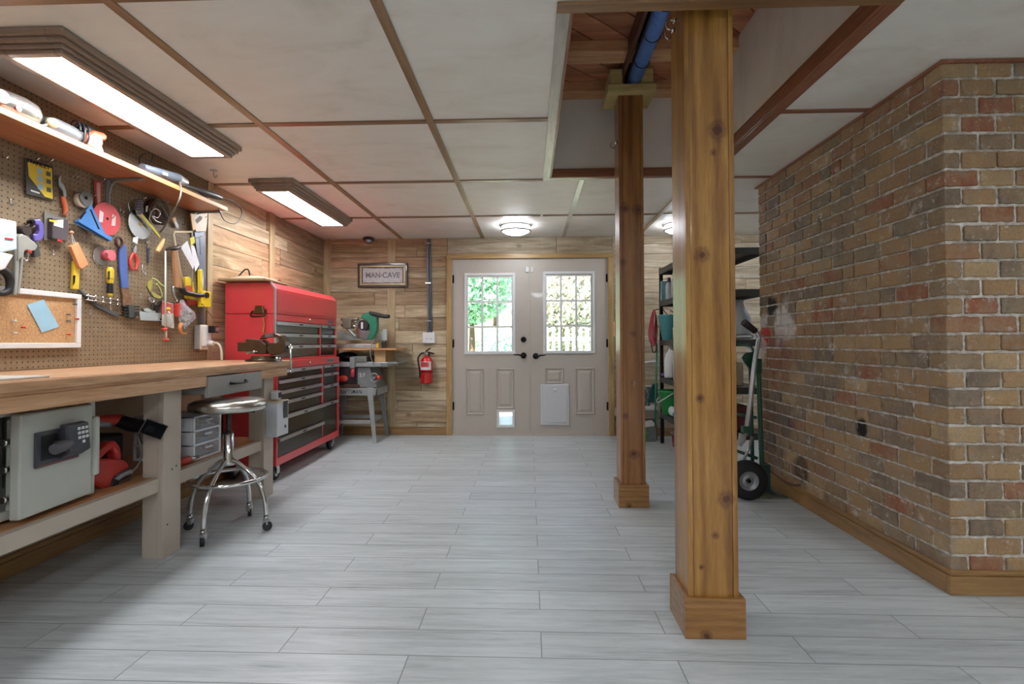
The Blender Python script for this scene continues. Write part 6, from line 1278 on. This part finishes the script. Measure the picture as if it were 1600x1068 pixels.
# large jug on the rack near end and hand truck before it
t = thing('water_jug', 'large translucent grey-white jug on the rack seen between thick post and bricks', 'jug', (1.772, 4.22, 1.09))
part('jug_body', MB().lathe([(0, .002), (.085, .002), (.09, .02), (.09, .17), (.078, .205), (.035, .285), (.03, .315), (0, .32)], (1.772, 4.22, 1.0905), (0, 0, 1), 28), M('milky_plastic', '#aab0b4', .3, alpha=.92), t)
part('jug_cap', MB().cyl((1.772, 4.22, 1.40), (1.772, 4.22, 1.425), .032), M('jug_cap_grey', '#8d9398', .4), t)
part('jug_band', MB().torus((1.772, 4.22, 1.135), (0, 0, 1), .0905, .003, 28, 6), M('jug_line', '#7f868b', .4), t)
HG = M('hand_truck_green', '#1f4a39', .35, .3, coat=.3); HW = M('hand_truck_alloy', '#a9aaad', .3, .7)
hy = 3.42; wx, wz = 1.475, .134
ht = thing('hand_truck', 'green hand truck with a grey frame and black wheel by the brick wall', 'hand truck', (1.6, 3.5, 0))
wl_ = part('wheel', MB().lathe([(.062, -.035), (.11, -.038), (.13, -.025), (.134, 0), (.13, .025), (.11, .038), (.062, .035)], (wx, hy, wz), (0, 1, 0), 40), M('tyre_black', '#17181b', .7), ht)
part('wheel_rim', MB().lathe([(0, -.02), (.018, -.022), (.022, -.03), (.03, -.018), (.05, -.022), (.06, -.036), (.064, -.037), (.064, .02), (0, .02)], (wx, hy, wz), (0, 1, 0), 32), M('rim_grey', '#9b9fa3', .4, .6), wl_)
part('wheel_nut', MB().cyl((wx, hy-.04, wz), (wx, hy-.02, wz), .012, n=6), BLK, wl_)
def hp(px, py, Y): return at(px, py, Y=Y)
part('green_rail', MB().tube([hp(1191, 745, 3.50), hp(1188, 660, 3.50), hp(1186, 600, 3.50), hp(1184, 560, 3.50)], .016, 12), HG, ht)
part('green_rail', MB().tube([hp(1176, 745, 3.80), hp(1174, 640, 3.80), hp(1172, 560, 3.80)], .014, 12), HG, ht)
part('alloy_tube', MB().tube([hp(1165, 680, 3.42), hp(1172, 630, 3.43), hp(1179, 568, 3.46), hp(1184, 540, 3.48), hp(1186, 527, 3.49), hp(1182, 519, 3.49)], .0165, 12), HW, ht)
part('cross_handle', MB().tube([hp(1180, 527, 3.49), hp(1172, 525.5, 3.60), hp(1140, 526, 3.72)], .012, 12), HW, ht)
part('rubber_grip', MB().cyl(hp(1180, 517, 3.47), hp(1162, 503, 3.44), .022, .024, 16), M('grip_rubber', '#2d2022', .6), ht)
part('green_arm', MB().tube([hp(1178, 551, 3.50), hp(1172, 541, 3.56), hp(1160, 538, 3.62), hp(1140, 538, 3.68)], .011, 10), HG, ht)
part('green_plate', MB().prism([hp(1160, 558, 3.52), hp(1166, 551, 3.52), hp(1178, 550, 3.52), hp(1178, 574, 3.52), hp(1172, 576, 3.52), hp(1164, 567, 3.52)], (0, .02, 0)), HG, ht, .004)
part('green_bracket', MB().box(hp(1179, 560, 3.47).x, hp(1189, 560, 3.47).x, 3.45, 3.51, hp(1180, 583, 3.47).z, hp(1180, 560, 3.47).z), HG, ht, .008)
part('clamp', MB().box(hp(1160, 675, 3.42).x, hp(1170, 675, 3.42).x, 3.40, 3.45, hp(1165, 676, 3.42).z, hp(1165, 665, 3.42).z), HG, ht, .004)
part('alloy_foot', MB().prism([hp(1157, 677, 3.41), hp(1168, 679, 3.41), hp(1165, 690, 3.41), hp(1158, 698, 3.41), hp(1154, 695, 3.41)], (0, .03, 0)), HW, ht, .004)
part('strut', MB().cyl(hp(1176, 682, 3.46), hp(1161, 722, 3.43), .010, n=10), HW, ht)
part('cross_bar', MB().cyl(hp(1140, 645, 3.62), hp(1182, 652, 3.5), .011, n=10).cyl(hp(1140, 700, 3.6), hp(1184, 716, 3.5), .011, n=10), HG, ht)
part('toe_plate', MB().box(1.50, 1.70, 3.56, 3.575, .02, .20).box(1.44, 1.70, 3.575, 3.75, .018, .024), M('toe_teal', '#27504d', .4, .3), ht, .003)
part('axle', MB().cyl((wx, hy+.02, wz), (wx+.06, 3.75, wz), .01), STEEL, ht)
solo('second_rack_box', MB().box(1.50, 1.76, 4.12, 4.35, .705, .90), M('cream_box', '#a59c84', .5), 'cream box on the middle rack shelf behind the hand truck', 'box', bev=.01)
solo('crate', MB().box(1.46, 1.78, 4.10, 4.45, .34, .55), M('maroon_crate', '#542523', .5), 'dark maroon crate on the low rack shelf behind the hand truck', 'crate', bev=.01)
m, n, b = nodemat('green_patterned_mat'); n.links.new(ramp(n, noise(n, tc(n), 14, 4, .6, 1.5), [(.35, '#3c4a3c'), (.5, '#5b6b58'), (.62, '#77705c')]), b.inputs['Base Color']); b.inputs['Roughness'].default_value = .9
solo('floor_mat', MB().box(1.50, 1.765, 3.44, 3.90, .0005, .010), m, 'dark green patterned mat on the floor beside the hand truck', 'mat', bev=.002)
c = at(1284, 340, X=XB); t = thing('brick_hook', 'small chrome hook screwed high into the brick wall', 'hook', (XB-.01, c.y, c.z))
part('hook_wire', MB().cyl((XB+.004, c.y, c.z+.01), (XB-.006, c.y, c.z+.01), .012).tube([(XB-.006, c.y, c.z+.012), (XB-.02, c.y, c.z+.005), (XB-.028, c.y, c.z-.012), (XB-.018, c.y, c.z-.026), (XB-.008, c.y, c.z-.018)], .004), STEEL, t)
solo('brick_cable', MB().tube([at(1186, 700, X=XB-.012), at(1192, 717, X=XB-.012), at(1204, 735, X=XB-.012), at(1222, 749, X=XB-.012), at(1237, 757, X=XB-.012), at(1250, 757, X=XB-.006)], .006, 8), M('brown_cable', '#5d4630', .5), 'brown cable drooping along the foot of the brick wall', 'cable')
c = at(334, 265, Z=H); t = thing('ceiling_hook', 'clear ceiling hook beside the long fluorescent light', 'hook', (c.x, c.y, H-.03))
part('hook_plate', MB().box(c.x-.02, c.x+.02, c.y-.012, c.y+.012, H-.012, H), WB, t, .003); part('hook_wire', MB().tube([(c.x, c.y, H-.01), (c.x, c.y, H-.04), (c.x+.012, c.y, H-.055), (c.x+.024, c.y, H-.04)], .004), STEEL, t)
# ================================================================ OUTSIDE THE DOOR
rg = random.Random(17)
# slope behind the yard with a pale winding drive
sl = MB(); nx, ny = 24, 16
def hz_(x, y): return -.06+max(0, (y-15))*.16*(1.0 if x < 2 else .5)+(.15*math.sin(x*.7))*(1 if y > 15.5 else 0)
vs = [(-16+32*i/nx, 14+22*j/ny, hz_(-16+32*i/nx, 14+22*j/ny)) for j in range(ny+1) for i in range(nx+1)]
sl.add(vs, [(j*(nx+1)+i, j*(nx+1)+i+1, (j+1)*(nx+1)+i+1, (j+1)*(nx+1)+i) for j in range(ny) for i in range(nx)], True)
struct('ground_slope', sl, GR)
dv = MB(); path = [(-3.6, 14.5), (-2.9, 16), (-1.9, 18), (-.9, 20.5), (.4, 23), (2.4, 25)]
pv = []
for x, y in path: pv += [(x-.6-.05*y*.3, y, hz_(x, y)+.05+.02*y*.1), (x+.5+.04*y*.3, y, hz_(x, y)+.05+.02*y*.1)]
dv.add(pv, [(2*i, 2*i+1, 2*i+3, 2*i+2) for i in range(len(path)-1)]); struct('driveway', dv, CON)
LEAF = []  # pale washed leaf tones imitate overexposed foliage
for nm, c0, c1 in (('leaf_washed_green', '#93c8a4', '#c3e6cf'), ('leaf_washed_cyan', '#9ccabd', '#c6e6de'), ('leaf_overexposed_pink', '#a9bfa8', '#e3d3cb')):
    m, n, b = nodemat(nm); g = n.nodes.new('ShaderNodeNewGeometry'); n.links.new(ramp(n, g.outputs['Random Per Island'], [(0, c0), (1, c1)]), b.inputs['Base Color'])
    b.inputs['Roughness'].default_value = .5; LEAF.append(m)
BARK = M('bark', '#6b5a48', .9, var=.2, bmp=.5)
def tree(label, x, y, h, r, mt, nl0, cz=None, cat='tree', nm='garden_tree', ls=.16):
    nl = int(nl0*5); ls = ls*.5; g0 = hz_(x, y) if y > 14 else -.06
    t = thing(nm, label, cat, (x, y, g0)); cz = cz if cz is not None else h*.62
    part('trunk', MB().tube([(x, y, g0-.05), (x+.05, y, g0+h*.3), (x, y, g0+cz)], [.04+h*.018, .03+h*.012, .02], 10), BARK, t)
    lf = MB()
    for i in range(nl):
        u = Vector((rg.gauss(0, 1), rg.gauss(0, 1), rg.gauss(0, 1))).normalized()*rg.uniform(.55, 1)
        c = Vector((x, y, g0+cz))+Vector((u.x*r, u.y*r, u.z*(h-cz)*1.0))
        a = Vector((rg.uniform(-1, 1), rg.uniform(-1, 1), rg.uniform(-1, 1))).normalized()*ls*rg.uniform(.5, 1.2); b_ = a.orthogonal().normalized()*a.length*.6
        lf.add([c-a, c-b_, c+a, c+b_], [(0, 1, 2, 3)])
    part('foliage', lf, mt, t); return t
tree('bright green leafy tree seen in the upper left of the left door window', -1.6, 13.3, 4.2, 1.25, LEAF[0], 1500, 2.9)
tree('bluish green tree at the left edge of the left door window', -3.7, 16.5, 5.0, 1.5, LEAF[1], 1400, 2.6)
tree('green tree filling the upper right of the left door window', -1.4, 20, 6.4, 2.3, LEAF[0], 1500, 3.9)
tree('low green bush at the right of the left door window', -.7, 11.5, 1.5, .6, LEAF[1], 800, .6, 'bush', 'garden_bush', .1)
tree('low bluish bush at the foot of the left door window', -1.75, 10.6, .95, .6, LEAF[1], 700, .4, 'bush', 'garden_bush', .1)
tree('tree in overexposed pinkish tones behind the fence in the right door window', 1.1, 14.3, 3.6, 1.35, LEAF[2], 1700, 2.2)  # pink is overexposure put into the leaf colour
tree('tall green tree above the pinkish one in the right door window', 2.0, 24.5, 8.0, 3.4, LEAF[1], 1700, 4.4)
tree('green shrub before the picket fence in the right door window', .55, 9.6, .82, .5, LEAF[0], 700, .35, 'bush', 'garden_bush', .08)
tree('second green shrub before the picket fence nearer the door edge', 1.5, 9.9, .9, .45, LEAF[1], 700, .35, 'bush', 'garden_bush', .08)
fn = thing('picket_fence', 'white picket fence beyond the right door', 'fence', (1.2, 11, -.06)); FWH = M('fence_white', '#e8e6e2', .6)
part('fence_rail', MB().box(-.1, 3.2, 11.03, 11.06, .35, .43), FWH, fn); part('fence_rail', MB().box(-.1, 3.2, 11.03, 11.06, 1.1, 1.18), FWH, fn)
x = -.1; 
while x < 3.2:
    h_ = 1.42+rg.uniform(-.02, .02); part('picket', MB().prism([(x, 11, -.06), (x+.075, 11, -.06), (x+.075, 11, h_-.05), (x+.037, 11, h_), (x, 11, h_-.05)], (0, .022, 0)), FWH, fn); x += .15
